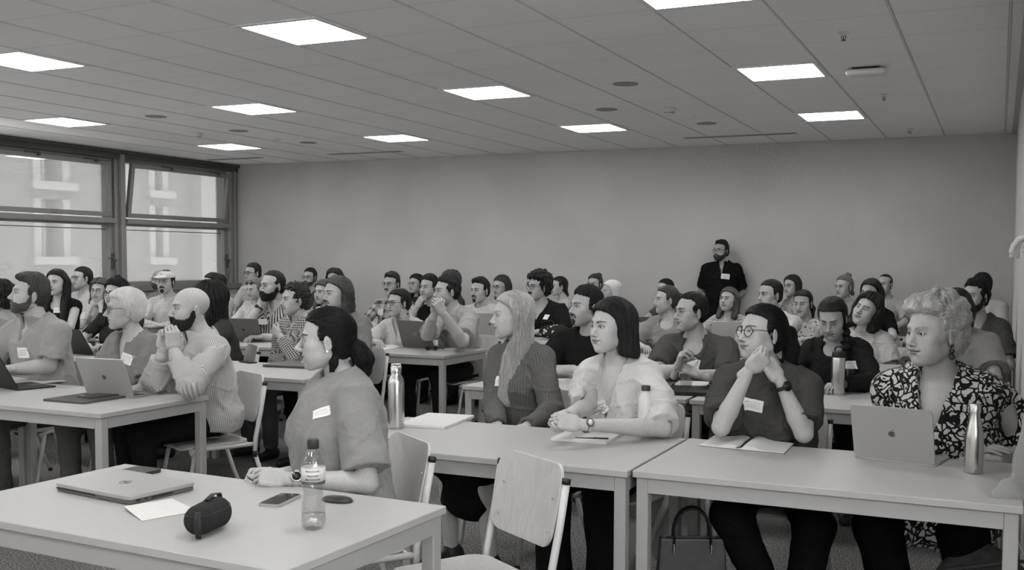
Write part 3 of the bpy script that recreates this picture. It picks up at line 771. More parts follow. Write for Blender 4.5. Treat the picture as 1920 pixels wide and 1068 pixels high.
        mid = Pv+(N-Pv)*.32
        F.u(sdEcap(T(0, .0, -.16), Pv+up*.04*s, .098*dd*s+infl, .112*dd*s+infl, bx, 1.38*ww/dd), .05)
        F.u(sdEll(mid+by*.01, ((.145-.010*fem)*ww*s+infl, .110*dd*s+infl, .16*s+infl), Bf), .06)
        F.u(sdEll(Pv, ((.172+.008*fem)*ww*s+infl, .130*dd*s+infl, .115*s+infl), Bf), .05)
        return F
    SK = torso(0)
    neck_a = base+hz*.075*s+hy*.012*s; SK.u(sdCap(neck_a, T(0, -.010, -.01), (.049-.008*fem+.004*(w-1)*4)*s, (.063-.009*fem)*s), .02)
    SK.u(sdCap(T(0, -.012, .0), T(0, .0, -.10), (.052-.006*fem)*s, .05*s), .05)
    ar = 1.0+.15*(w-1)*4 if w > 1 else 1.0; ra, rb, rc, rd = [(x-.005*fem)*s*ar for x in (.050, .041, .041, .0265)]
    for side in A:
        S = SR if side == 'R' else SL; e, wr = A[side]['e'], A[side]['w']
        SK.u(sdCap(S, e, ra, rb), .02); m_ = e+(wr-e)*.3; SK.u(sdCap(e, m_, rb, rc+.002), .01); SK.u(sdCap(m_, wr, rc+.002, rd), .008)
    hipo = .088*s; knees = {}; ankles = {}
    for sg, kp, fp in ((1, kneeR, footR), (-1, kneeL, footL)):
        hip = Pv+bx*sg*hipo
        if stand: kn = hip*[1, 1, 0]+up*.48+by*.02+bx*sg*.02; an = kn*[1, 1, 0]+up*.09-by*.02
        else:
            kn = (Pv*[1, 1, 0]+bx*sg*knee_spread+by*.43*s+up*.53) if kp is None else at(*kp)
            an = (kn*[1, 1, 0]-by*.03+up*.09) if fp is None else at(*fp)
        knees[sg] = (hip, kn); ankles[sg] = an
    bare = legs in ('skirt',)
    if bare:
        for sg in (1, -1): SK.u(sdCap(knees[sg][1], ankles[sg], .052*s, .038*s), .02)
    pts = [T(-.25, 0, 0), T(.25, 0, 0), T(0, .2, -.3), Pv-[.15, .15, .15], Pv+[.15, .15, .1], base+hz*.06]+[A[k][q] for k in A for q in ('e', 'w')]+([ankles[1], ankles[-1], knees[1][1], knees[-1][1]] if bare else [])
    pts = np.array(pts); lo = pts.min(0)-.08; hi = pts.max(0)+.08
    hi[2] = max(hi[2], (base+hz*.09)[2]+.03)
    hs = {2: .010, 1: .013, 0: .020}[near]
    cutn = sdHalf(base+hz*.085*s, hz); SKC = Fld().u(SK).i(cutn, .002)
    V, Q = mesh_sdf(SKC, lo, hi, hs, 1 if not near else 2)
    V, Q = drop_caps(V, Q)
    tint = np.ones(len(V)); allV = [V]; allQ = [Q]; allT = [tint]; off = len(V)
    hkk = dict(fem=float(fem)); hkk.update(hk or {})
    hh = {2: .0017, 1: .0023, 0: .0036}[near]
    bw = brow if brow is not None else min(.75, .12+hcol*.9)
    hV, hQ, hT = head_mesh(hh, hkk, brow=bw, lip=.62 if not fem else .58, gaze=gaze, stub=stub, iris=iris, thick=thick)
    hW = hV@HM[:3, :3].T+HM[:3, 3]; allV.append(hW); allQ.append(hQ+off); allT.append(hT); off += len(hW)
    HND = {}
    for side in A:
        a_ = A[side]; fd = nrm(a_['fd']) if a_.get('fd') is not None else nrm(a_['w']-a_['e'])
        fa = nrm(a_['w']-a_['e'])
        zz = -np.array(a_['pn'], float); zz = nrm(zz-fd*np.dot(zz, fd)); xx = np.cross(fd, zz)
        hsz = s*(.97-.07*fem); HMx = frame(a_['w']+fd*.012, xx*hsz, fd*hsz, zz*hsz); HND[side] = HMx
        v_, q_ = hand_mesh(a_['pose'], side, {2: .0022, 1: .003, 0: .0055}[near]); v_ = v_@HMx[:3, :3].T+HMx[:3, 3]
        allV.append(v_); allQ.append(q_+off); allT.append(np.ones(len(v_))); off += len(v_)
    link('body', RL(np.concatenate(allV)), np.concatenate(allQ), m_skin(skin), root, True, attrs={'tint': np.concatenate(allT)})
    # ---- garment
    lo_ = top['loose']; inf = .013+lo_
    TP = torso(inf)
    SLV = {}
    for side in A:
        S = SR if side == 'R' else SL; e, wr = A[side]['e'], A[side]['w']; sl = top['sleeve']
        if sl <= 0: continue
        end = S+(e-S)*min(sl, 1) if sl < 1 else e+(wr-e)*min(sl-1, .96)
        cone = Fld(); puff = top.get('puff', 0)
        if sl <= 1:
            cone.u(sdCap(S, end+nrm(e-S)*.03, ra+inf*.9, ra*.9+(rb-ra)*sl+inf+.004+lo_+puff)); cone.i(sdHalf(end, e-S), .004); SLV[side] = (end, nrm(e-S), ra+(rb-ra)*sl)
            if puff: cone.u(sdEll(S+(end-S)*.55, (ra+inf+puff, ra+inf+puff, ra+inf+puff*1.2)), .03)
        else:
            cone.u(sdCap(S, e, ra+inf*.9, rb+inf)); cone.u(sdCap(e, end+nrm(wr-e)*.03, rb+inf, rd+.004+inf*.8), .012)
            cone.i(lambda P, c_=end, n_=nrm(wr-e), f_=sdHalf(end, wr-e), g_=sdCap(S, e, ra+inf*2, rb+inf*2.2): np.minimum(f_(P), np.maximum(g_(P), -1) if False else f_(P)), .003)
            SLV[side] = (end, nrm(wr-e), rc+(rd-rc)*(sl-1))
        TP.u(cone, .022)
    if top.get('lap'):
        for sg in (1, -1): hp_, kn_ = knees[sg]; TP.u(sdCap(hp_, hp_+(kn_-hp_)*top['lap'], .100*s*legw, .082*s*legw), .09)
        m1, m2 = [knees[g][0]+(knees[g][1]-knees[g][0])*top['lap']*.9 for g in (1, -1)]; TP.u(sdCap(m1, m2, .07*s*legw), .08)
    cutz = Pv[2]-(.06 if not stand else .03); hem = top.get('hem', cutz)
    TP.i(sdHalf((0, 0, hem), (0, 0, -1)), .006)
    for side in SLV:
        e0, dn, rr = SLV[side]; TP.d(sdCap(e0-dn*.012, e0+dn*.05, rr+.002+(top.get('puff', 0)*.3)), .002)
    nk = top['neck']
    def wedge(w0, dep_):
        Nf, Bm = np.array(N, f4), Bf.astype(f4)
        def fn(P_):
            q = (P_-Nf)@Bm/s; z_ = q[:, 2]
            return np.maximum(np.maximum((np.abs(q[:, 0])-w0*np.clip((z_+dep_)/(dep_-.02), -1, 1.6))*.9, .02-q[:, 1]), -z_-dep_-.02)*s
        return fn
    nr = (.064-.008*fem)*s
    if nk == 'crew': TP.d(sdCap(T(0, -.014, -.030), base+hz*.05, nr+.003, nr+.030), .004)
    elif nk == 'wide': TP.d(sdCap(T(0, .0, -.030), base+hz*.05, nr+.030, nr+.05), .006)
    elif nk == 'turtle': TP.u(sdCap(T(0, -.012, -.01), base-hz*.03, nr+.006, nr+.003), .02); TP.i(sdHalf(base-hz*.03, hz), .003)
    elif nk in ('v', 'deepv', 'scoop'):
        TP.d(sdCap(T(0, -.014, -.020), base+hz*.05, nr+.008, nr+.030), .004)
        dep = {'v': .13, 'deepv': .235, 'scoop': .10}[nk]
        if nk == 'scoop': TP.d(sdEll(T(0, .10, -.024), (.070*s, .10*s, .055*s), Bf), .006)
        else: TP.d(wedge(.056, dep), .003)
    elif nk == 'strap':
        TP.d(sdCap(T(0, -.0, -.030), base+hz*.05, nr+.05, nr+.06), .006)
        TP.d(sdEll(T(0, .10, -.03), (.10*s, .10*s, .09*s), Bf), .006)
    elif nk == 'shirt':
        TP.d(sdCap(T(0, -.014, -.028), base+hz*.05, nr+.004, nr+.030), .004); TP.d(wedge(.034, .105), .003)
    fa = top.get('fold', 1.)
    TP.o(lambda P: .0045*fa*snoise(P, 15, 11+seed)-.0080*fa*np.exp(-(snoise(P*np.array([1, 1, .5], f4)+.06*snoise(P, 8, 4)[:, None], 19, 23+seed, 4)/.20)**2)-.004*fa*np.exp(-(snoise(P*np.array([.7, .7, 1.], f4)+.04*snoise(P, 11, 9)[:, None], 31, 53+seed, 4)/.18)**2)+.003*fa)
    pts = np.array([T(-.25, 0, 0), T(.25, 0, 0), T(0, .2, -.3), T(0, -.15, -.2), base, Pv-[.22, .22, .08], Pv+[.22, .22, .1]]+([knees[1][1]-[0, 0, .12], knees[-1][1]] if top.get('lap') else [])+[A[k]['e'] for k in A]+[SLV[k][0] for k in SLV]); lo = pts.min(0)-.08-lo_; hi = pts.max(0)+.08+lo_
    V, Q = mesh_sdf(TP, lo, hi, {2: .0065, 1: .009, 0: .015}[near], 1)
    gc = (V-N)@Bf; gc[:, 0] = np.arctan2(gc[:, 0], gc[:, 1]+.03)*.15*w
    # sleeves get their own pattern direction
    for side in SLV:
        S = SR if side == 'R' else SL; e, wr = A[side]['e'], A[side]['w']; sg = 1 if side == 'R' else -1
        for (a0, b0, rmax, o_) in ((S, e, ra, 0.), (e, wr, rb, 1.)):
            if o_ and top['sleeve'] <= 1: continue
            ax = b0-a0; LL = np.linalg.norm(ax); ax = ax/LL; q = V-a0; t_ = q@ax; rad = q-t_[:, None]*ax; rr_ = np.linalg.norm(rad, axis=1)
            m_ = (t_ > (.05 if not o_ else 0.)) & (t_ < LL+.02) & (rr_ < rmax+inf+.035+top.get('puff', 0))
            e1 = nrm(np.cross(ax, by if abs(ax@by) < .9 else up)); e2 = np.cross(ax, e1); th = np.arctan2(rad@e1, rad@e2)
            gc[m_] = np.stack([th*(rmax+inf)+sg*2+o_, rr_, -t_-o_*.3], 1)[m_]
    nm = top.get('name', 'shirt')
    shirt = link(nm, RL(V), Q, m_cloth(top['v'], top['pat'], top['v2'], top.get('sc', 1.)), root, True, attrs={'gc': gc})
    if top['collar']:
        F = Fld().u(sdCap(T(0, -.016, -.045), base-hz*.012, nr+.022, nr+.006)).d(sdCap(T(0, -.016, -.055), base+hz*.02, nr+.0155, nr-.0010), .002)
        F.i(sdHalf(base-hz*.030-by*.0, hz-by*.25), .003); F.i(sdHalf(T(0, 0, -.030), -bz), .003); F.d(sdCap(T(0, .085, -.08), T(0, .08, .06), .020, .030), .003)
        for sg in (1, -1):
            c = T(sg*.040, .070, -.046); F.u(sdEcap(T(sg*.062, .035, -.022), T(sg*.040, .088, -.062), .0035, .0035, nrm(bx*sg*.5+bz), 6.), .004)
        v_, q_ = mesh_sdf(F, T(0, 0, 0)-.15, T(0, 0, 0)+.15, {2: .0024, 1: .003, 0: .006}[near], 1)
        if len(v_): link('collar', RL(v_), q_, m_cloth(top.get('cv', top['v']), top.get('cpat', 'plain')), root, True, attrs={'gc': (v_-N)@Bf})
    # ---- legs
    lo2 = None
    if legs:
        F = Fld(); li = .012 if legs != 'wide' else .03
        F.u(sdEll(Pv-up*.0, ((.172+.008*fem)*w*s+.006, .130*d*s+.006, .105*s), Bf))
        for sg in (1, -1):
            hip, kn = knees[sg]; an = ankles[sg]
            if legs == 'skirt':
                F.u(sdEcap(hip, kn+nrm(kn-hip)*.03, .095*s, .085*s, up, 1.0), .10)
            else:
                F.u(sdCap(hip, kn, .088*s*(.8+.2*w)*legw, (.062*s+li*.3)*legw), .03)
                F.u(sdCap(kn, an+(kn-an)*.06, (.060*s+li*.4)*legw, .044*s*legw+li), .025)
        if legs == 'skirt':
            k1, k2 = knees[1][1], knees[-1][1]; F.u(sdCap(k1, k2, .08*s), .05); m_ = (k1+k2)/2
            F.u(sdEcap(m_-up*.02, m_-up*.20-by*.02, .06, .09, nrm(k1-k2), 1.9), .05)
        F.i(sdHalf((0, 0, Pv[2]+.09), (0, 0, 1)), .01)
        F.o(lambda P: .0045*snoise(P, 19, 31+seed)+.003*np.abs(snoise(P, 38, 5+seed)))
        pts = np.array([Pv-.2, Pv+.2]+[knees[k][1] for k in (1, -1)]+[ankles[k] for k in (1, -1)]); lo = pts.min(0)-.1; hi = pts.max(0)+.1
        V, Q = mesh_sdf(F, lo, hi, {2: .010, 1: .013, 0: .022}[near], 1)
        link('skirt' if legs == 'skirt' else 'trousers', RL(V), Q, m_cloth(legv, 'denim' if legv > .03 else 'plain', legv*1.7), root, True, attrs={'gc': (V-N)@Bf})
    if feet:
        for sg in (1, -1):
            an = ankles[sg]; dir_ = nrm(by+bx*sg*.15); zf = max(an[2]-.09, 0); an0 = np.array([an[0], an[1], zf])
            F = Fld().u(sdCap(an0-dir_*.03+up*.040, an0+dir_*.15+up*.028, .040, .032)).u(sdCap(an0-dir_*.015+up*.04, an0+up*.095, .038, .036), .03); F.i(sdHalf(an0+up*.002, -up), .004); F.i(sdHalf(an0+up*.10, up), .004)
            v_, q_ = mesh_sdf(F, an0-[.2, .2, .02], an0+[.2, .2, .15], {2: .007, 1: .009, 0: .014}[near], 1)
            link('shoe', RL(v_), q_, plain('leather', shoev, .5), root)
    # ---- hair
    HL2W = lambda V: V@HM[:3, :3].T+HM[:3, 3]
    HFn = head_field(**{k: v for k, v in hkk.items()})
    hh2 = {2: .0022, 1: .003, 0: .0048}[near]
    if hair and hair != 'bald':
        HF = hair_field(hair, vol, hL, seed+1, recede, hamp)
        zlo = -.14 if hair not in ('long', 'shag', 'bob') else -hL-.06
        V, Q = mesh_sdf(HF, (-.155, -.17, zlo), (.155, .15, .20), hh2, 1)
        fl = flow_attr(V, hair)
        if nst and near:
            sV, sQ, sF = strands(HF, V, hair, n=nst, steps=12 if hair in ('long', 'bob', 'fluffy', 'shag') else 8, step=.012 if hair in ('long', 'bob', 'shag') else .0065, wild=hwild, seed=seed+5)
            Q = np.concatenate([Q, sQ+len(V)]); V = np.concatenate([V, sV]); fl = np.concatenate([fl, sF])
        link('hair', RL(HL2W(V)), Q, m_hair(hcol, hair2), root, True, attrs={'flow': fl})
    if tail:
        for nm_, ptl in tail:
            TF = Fld()
            for (a, ra_), (b, rb_) in zip(ptl[:-1], ptl[1:]): TF.u(sdCap(a, b, ra_, rb_), .012)
            if nm_ == 'braid': TF.o(lambda P: .006*np.sin(P[:, 2]*170+np.sign(P[:, 0]-ptl[0][0][0])*1.5)*.8)
            else: TF.o(lambda P: .0025*snoise(np.stack([P[:, 0], P[:, 1]*.6, P[:, 2]*.15], 1), 330, seed)+.002*snoise(P, 45, seed))
            pa = np.array([p for p, _ in ptl]); V, Q = mesh_sdf(TF, pa.min(0)-.07, pa.max(0)+.07, hh2, 1)
            fl = np.stack([V[:, 0]*420+V[:, 1]*250, V[:, 2]*25, V[:, 1]*60], 1)
            if nst and near:
                pa2 = pa[-1]-pa[0]
                sV, sQ, sF = strands(TF, V, 'x', n=nst//3, steps=9, step=.009, wild=.2, seed=seed+9, dirf=lambda P: np.tile(nrm(pa2), (len(P), 1)))
                Q = np.concatenate([Q, sQ+len(V)]); V = np.concatenate([V, sV]); fl = np.concatenate([fl, sF])
            link(nm_, RL(HL2W(V)), Q, m_hair(hcol, hair2), root, True, attrs={'flow': fl})
    if beard:
        BF = beard_field(HFn, beard, bt, seed+2); V, Q = mesh_sdf(BF, (-.10, -.03, -.15), (.10, .13, .02), hh2*.8, 1)
        if len(V): link('moustache' if beard == 'moustache' else 'beard', RL(HL2W(V)), Q, m_hair(bcol if bcol is not None else hcol), root, True, attrs={'flow': V*240})
    if glasses: make_glasses(root, RL, HM, **glasses)
    info = dict(root=root, HM=HM, N=N, T=T, bx=bx, by=byy, bz=bz, top=TP, RL=RL, A=A, HND=HND, C=C, imr=imr, cam2=cam2, Pv=Pv, HFn=HFn, s=s, skin=SK)
    if badge: make_badge(info, **badge)
    PEOPLE[key] = info
    if chair and not stand:
        CHAIRS.append((Pv, by, key, d))
    return info
def drop_caps(V, Q): return V, Q
def make_glasses(root, RL, HM, v=.015, shape='round', r=.0225, thick=.0016, metal=0):
    m = MB(); L = MB()
    yy = .1005
    for s in (1, -1):
        c = np.array([s*.0325, yy-.004, .002]); pts = []
        for k in range(28):
            a = 2*PI*k/28; ca, sa = math.cos(a), math.sin(a)
            if shape == 'round': x, z = r*ca, r*sa*.96
            else: p = .72; x = r*1.14*np.sign(ca)*abs(ca)**p; z = r*.82*np.sign(sa)*abs(sa)**p
            pts.append(c+[x, -abs(x+s*.0)*.0-(.12*(x*s+.02)), z])
        m.tube(pts, thick, 6, closed=True)
        L.add(pts, [tuple(range(28))])
        hx = c+[s*r*1.0, -.12*(r+.02), .007]
        m.tube([hx, (s*.0735, yy-.030, .010), (s*.0790, .03, .010), (s*.0805, -.005, .008), (s*.0790, -.025, -.012)], thick*.9, 5)
    m.tube([(-.0105, yy-.002, .006), (0, yy+.001, .009), (.0105, yy-.002, .006)], thick, 6)
    V = np.array(m.v)@HM[:3, :3].T+HM[:3, 3]; g = link('glasses', RL(V), m.f, plain('spectacle_frame', v, .3, .5, metal), root)
    V = np.array(L.v)@HM[:3, :3].T+HM[:3, 3]; [link('lens', RL(V[i*28:i*28+28]), [tuple(range(28))], m_glass('lens_glass', .98, .02, .04), g, False) for i in (0, 1)]
def m_print():
    def mk():
        t = NT('printed_card'); t.base(.8, .5)
        a = t.n('ShaderNodeAttribute', attribute_name='gc'); sep = t.n('ShaderNodeSeparateXYZ'); t.l(a.outputs['Vector'], sep.inputs[0])
        x, y = sep.outputs[0], sep.outputs[1]
        nz = t.n('ShaderNodeTexNoise'); nz.inputs['Scale'].default_value = 1; cx = t.n('ShaderNodeCombineXYZ'); t.l(t.math('MULTIPLY', x, 60.0), cx.inputs[0]); t.l(t.math('FLOOR', t.math('MULTIPLY', y, 6.0)), cx.inputs[1]); t.l(cx.outputs[0], nz.inputs['Vector'])
        ink = t.math('GREATER_THAN', nz.outputs[0], .47)
        fr = t.math('FRACT', t.math('MULTIPLY', y, 5.0)); row = t.math('MULTIPLY', t.math('GREATER_THAN', fr, .35), t.math('LESS_THAN', fr, .75))
        inx = t.math('MULTIPLY', t.math('GREATER_THAN', x, .12), t.math('LESS_THAN', x, .84)); iny = t.math('MULTIPLY', t.math('GREATER_THAN', y, .2), t.math('LESS_THAN', y, .8))
        f = t.math('MULTIPLY', t.math('MULTIPLY', ink, row), t.math('MULTIPLY', inx, iny))
        t.l(t.ramp(f, [(0, .80), (1, .45)]), t.b.inputs['Base Color']); return t.m
    return cached(('print',), mk)
def make_badge(I, px=None, py=None, zc=None, w=.085, h=.052, rot=0., x=None, z=None):
    """name card stuck on the garment, laid onto the cloth's surface"""
    if px is not None:
        d = at(px, py, 1.)-CAM; o = CAM+d*(zc-.45); c = lattice_surf(I['top'], o, d, 1.2)
    else: c = lattice_surf(I['top'], I['T'](x, .40, z), -I['by'], .6)
    n = grad(I['top'], c, .02); ux = nrm(np.cross([0, 0, 1.], n)); uz = np.cross(n, ux); a = math.radians(rot); ux, uz = ux*math.cos(a)+uz*math.sin(a), uz*math.cos(a)-ux*math.sin(a)
    nu, nv = 9, 6; V = []; gc = []; 
    for lay in (.0035, .0022):
        for j in range(nv):
            for i in range(nu):
                p = c+ux*(i/(nu-1)-.5)*w+uz*(j/(nv-1)-.5)*h+n*.03; q = lattice_surf(I['top'], p, -n, .06); dq = np.dot(q-c, n); V.append(c+ux*(i/(nu-1)-.5)*w+uz*(j/(nv-1)-.5)*h+n*(np.clip(dq, -.012, .012)+lay)); gc.append((i/(nu-1), j/(nv-1), 0))
    Fc = []; K = nu*nv
    for j in range(nv-1):
        for i in range(nu-1): a_ = j*nu+i; Fc += [(a_, a_+1, a_+nu+1, a_+nu), (K+a_, K+a_+nu, K+a_+nu+1, K+a_+1)]
    rim = [i for i in range(nu)]+[j*nu+nu-1 for j in range(1, nv)]+[(nv-1)*nu+i for i in range(nu-2, -1, -1)]+[j*nu for j in range(nv-2, 0, -1)]
    for k in range(len(rim)): a_, b_ = rim[k], rim[(k+1) % len(rim)]; Fc.append((b_, a_, K+a_, K+b_))
    link('name_badge', I['RL'](V), Fc, m_print(), I['root'], False, attrs={'gc': gc})
# ------------------------------------------------------------------ the room
XL, XR, YB, YF, CZ, XR2 = -10.32, 0.132, 11.93, -3.2, CAMH+1.378, 1.5
GX, GY = 0.0203, 0.0051          # origin of the 0.6 m ceiling grid
def struct(name, mb, m, parent=None, smooth=False, label=None):
    o = mb.build(name, m, parent, smooth)
    if parent is None: o['kind'] = 'structure'
    return o
def m_carpet():
    t = NT('carpet'); t.base(.16, .95, .1); tc = t.n('ShaderNodeTexCoord')
    a = t.n('ShaderNodeTexNoise'); a.inputs['Scale'].default_value = 95; a.inputs['Detail'].default_value = 5; a.inputs['Roughness'].default_value = .8; t.l(tc.outputs['Object'], a.inputs['Vector'])
    t.l(t.ramp(a.outputs[0], [(.38, .03), (.5, .15), (.62, .42)]), t.b.inputs['Base Color']); t.bump(a.outputs[0], .8, .006); return t.m
def m_ceiling():
    t = NT('ceiling_tile'); t.base(.62, .9, .1); tc = t.n('ShaderNodeTexCoord'); sp = t.n('ShaderNodeSeparateXYZ'); t.l(tc.outputs['Object'], sp.inputs[0])
    fy = t.math('FRACT', t.math('DIVIDE', t.math('ADD', sp.outputs[1], 60-GY), .6)); cj = t.math('LESS_THAN', fy, .0075)
    fx = t.math('FRACT', t.math('DIVIDE', t.math('ADD', sp.outputs[0], 60-GX), .6)); cx = t.math('MAXIMUM', t.math('LESS_THAN', fx, .016), t.math('GREATER_THAN', fx, .984))
    nz = t.n('ShaderNodeTexNoise'); nz.inputs['Scale'].default_value = 130; nz.inputs['Detail'].default_value = 5; t.l(tc.outputs['Object'], nz.inputs['Vector'])
    n2 = t.n('ShaderNodeTexNoise'); n2.inputs['Scale'].default_value = .9; t.l(tc.outputs['Object'], n2.inputs['Vector'])
    col = t.ramp(t.math('ADD', t.math('MULTIPLY', nz.outputs[0], .6), t.math('MULTIPLY', n2.outputs[0], .4)), [(.35, .87), (.65, .92)])
    j = t.math('MAXIMUM', t.math('MULTIPLY', cj, .45), t.math('MULTIPLY', cx, .5)); mx = t.n('ShaderNodeMixRGB'); t.l(j, mx.inputs[0]); t.l(col, mx.inputs[1]); mx.inputs[2].default_value = grey(.12)
    t.l(mx.outputs[0], t.b.inputs['Base Color']); t.bump(nz.outputs[0], .15, .002); return t.m
def m_plaster():
    t = NT('wall_plaster'); t.base(.5, .9, .1); tc = t.n('ShaderNodeTexCoord')
    a = t.n('ShaderNodeTexNoise'); a.inputs['Scale'].default_value = 55; a.inputs['Detail'].default_value = 6; a.inputs['Roughness'].default_value = .75; t.l(tc.outputs['Object'], a.inputs['Vector'])
    b = t.n('ShaderNodeTexNoise'); b.inputs['Scale'].default_value = 1.1; b.inputs['Detail'].default_value = 3; t.l(tc.outputs['Object'], b.inputs['Vector'])
    f = t.math('ADD', t.math('MULTIPLY', a.outputs[0], .45), t.math('MULTIPLY', b.outputs[0], .55))
    sp = t.n('ShaderNodeSeparateXYZ'); t.l(tc.outputs['Object'], sp.inputs[0])
    # dust stain on the plaster under the air slot
    dx = t.math('DIVIDE', t.math('ADD', sp.outputs[0], 2.65), .85); dz = t.math('DIVIDE', t.math('SUBTRACT', sp.outputs[2], CZ-.12), .42)
    r2 = t.math('ADD', t.math('MULTIPLY', dx, dx), t.math('MULTIPLY', dz, dz)); st = t.math('MULTIPLY', t.math('POWER', 2.718, t.math('MULTIPLY', r2, -1.0)), .75)
    c1 = t.ramp(f, [(.36, .50), (.64, .60)]); c2 = t.ramp(a.outputs[0], [(.40, .30), (.60, .52)]); mx = t.n('ShaderNodeMixRGB'); t.l(t.math('MULTIPLY', st, .7), mx.inputs[0]); t.l(c1, mx.inputs[1]); t.l(c2, mx.inputs[2])
    t.l(mx.outputs[0], t.b.inputs['Base Color']); t.bump(f, .2, .004); return t.m
CEIL, PLAS, CARP = m_ceiling(), m_plaster(), m_carpet()
struct('floor', MB().box((XL-.3, YF-.2, -.1), (XR2+.2, YB+.2, 0)), CARP)
struct('ceiling', MB().box((XL-.3, YF-.2, CZ), (XR2+.2, YB+.2, CZ+.12)), CEIL)
struct('wall_back', MB().box((XL-.3, YB, 0), (XR+.3, YB+.2, CZ)), PLAS)
struct('wall_right', MB().box((XR, 5.0, 0), (XR+.2, YB, CZ)).box((XR+.2, 5.0, 0), (XR2, 5.15, CZ)).box((XR2, YF, 0), (XR2+.15, 5.15, 1.25)).box((XR2, YF, 2.7), (XR2+.15, 5.15, CZ)).box((XR2, YF, 1.25), (XR2+.15, -2.2, 2.7)).box((XR2, 1.6, 1.25), (XR2+.15, 5.15, 2.7)), plain('grey_wall_paint', .50, .9, .1, 0, .06, 30))
struct('wall_front', MB().box((XL-.3, YF-.2, 0), (XR2+.2, YF, CZ)), plain('white_paint', .82, .8))
# ceiling bars running towards the back wall, perimeter trim
bars = MB(); k = 0
while GX-.6*k > XL:
    x = GX-.6*k; bars.box((x-.0045, YF, CZ-.004), (x+.0045, YB, CZ-.0003)); k += 1
struct('trim_1', bars, plain('grid_bar', .70, .5))
struct('trim_2', MB().box((XR-.045, 5.0, CZ-.012), (XR, YB, CZ-.0003)).box((GX+.004, YB-.012, CZ-.008), (XL, YB, CZ-.0003)), plain('edge_trim', .55, .6))
struct('baseboard_back', MB().box((XL+.02, YB-.012, 0), (XR-.002, YB, .07), .002), plain('skirting', .28, .5))
# floor channel
struct('trim_3', MB().box((-1.5, 6.22, 0), (XR-.005, 6.26, .012), .003).box((-1.5, 6.30, 0), (XR-.005, 6.33, .012), .003), plain('floor_channel', .05, .4))
# --- windows in the left wall
FRM, FRD = plain('window_metal', .26, .4, .5, .1), plain('window_metal_dark', .08, .4)
GLS, SKY_ = m_glass('window_glass', .92, .01, .07), None
def m_screen():
    m = bpy.data.materials.new('sunscreen_mesh'); m.use_nodes = True; t = m.node_tree; t.nodes.clear()
    o = t.nodes.new('ShaderNodeOutputMaterial'); mx = t.nodes.new('ShaderNodeMixShader'); tr = t.nodes.new('ShaderNodeBsdfTransparent'); tl = t.nodes.new('ShaderNodeBsdfTranslucent'); df = t.nodes.new('ShaderNodeBsdfDiffuse'); m2 = t.nodes.new('ShaderNodeMixShader')
    tl.inputs[0].default_value = grey(.25); df.inputs[0].default_value = grey(.2); m2.inputs[0].default_value = .35; mx.inputs[0].default_value = .62
    nz = t.nodes.new('ShaderNodeTexNoise'); nz.inputs['Scale'].default_value = 160; tc = t.nodes.new('ShaderNodeTexCoord'); t.links.new(tc.outputs['Object'], nz.inputs['Vector'])
    mp = t.nodes.new('ShaderNodeMapRange'); mp.inputs[1].default_value = .3; mp.inputs[2].default_value = .7; mp.inputs[3].default_value = .66; mp.inputs[4].default_value = .72; t.links.new(nz.outputs[0], mp.inputs[0]); t.links.new(mp.outputs[0], mx.inputs[0])
    t.links.new(tl.outputs[0], m2.inputs[1]); t.links.new(df.outputs[0], m2.inputs[2]); t.links.new(tr.outputs[0], mx.inputs[1]); t.links.new(m2.outputs[0], mx.inputs[2]); t.links.new(mx.outputs[0], o.inputs[0]); return m
SCR = m_screen()
YM = [9.75-1.96*i for i in range(7)]; SILL = 1.10
struct('wall_left', MB().box((XL-.3, YF, 0), (XL, YB, SILL-.03)), PLAS)
tr = MB().box((XL-.28, YF, SILL-.03), (XL+.07, YB-.003, SILL+.045), .006)
struct('windowsill', tr, plain('sill', .20, .4))['kind'] = 'structure'
tr = MB().box((XL-.28, YF, CZ-.11), (XL+.02, YB-.003, CZ-.001)).box((XL+.02, YF, CZ-.045), (XL+.06, YB-.003, CZ-.001), .004)
struct('trim_4', tr, FRD)
posts = MB().box((XL-.26, YB-.17, SILL), (XL+.01, YB-.003, CZ-.1), .004).box((XL+.01, YB-.10, SILL), (XL+.035, YB-.06, CZ-.1), .004)
struct('trim_5', posts, FRM)
for i, y in enumerate(YM):
    struct('trim_%d' % (6+i), MB().box((XL-.26, y-.09, SILL+.04), (XL-.01, y+.09, CZ-.1), .004).box((XL-.01, y-.035, SILL+.04), (XL+.045, y+.035, CZ-.05), .005), FRM)
def ring(mb, y0, y1, z0, z1, w_, x0, x1, M=None):
    mb.box((x0, y0, z0), (x1, y1, z0+w_), .003, M).box((x0, y0, z1-w_), (x1, y1, z1), .003, M).box((x0, y0, z0+w_), (x1, y0+w_, z1-w_), .003, M).box((x0, y1-w_, z0+w_), (x1, y1, z1-w_), .003, M)
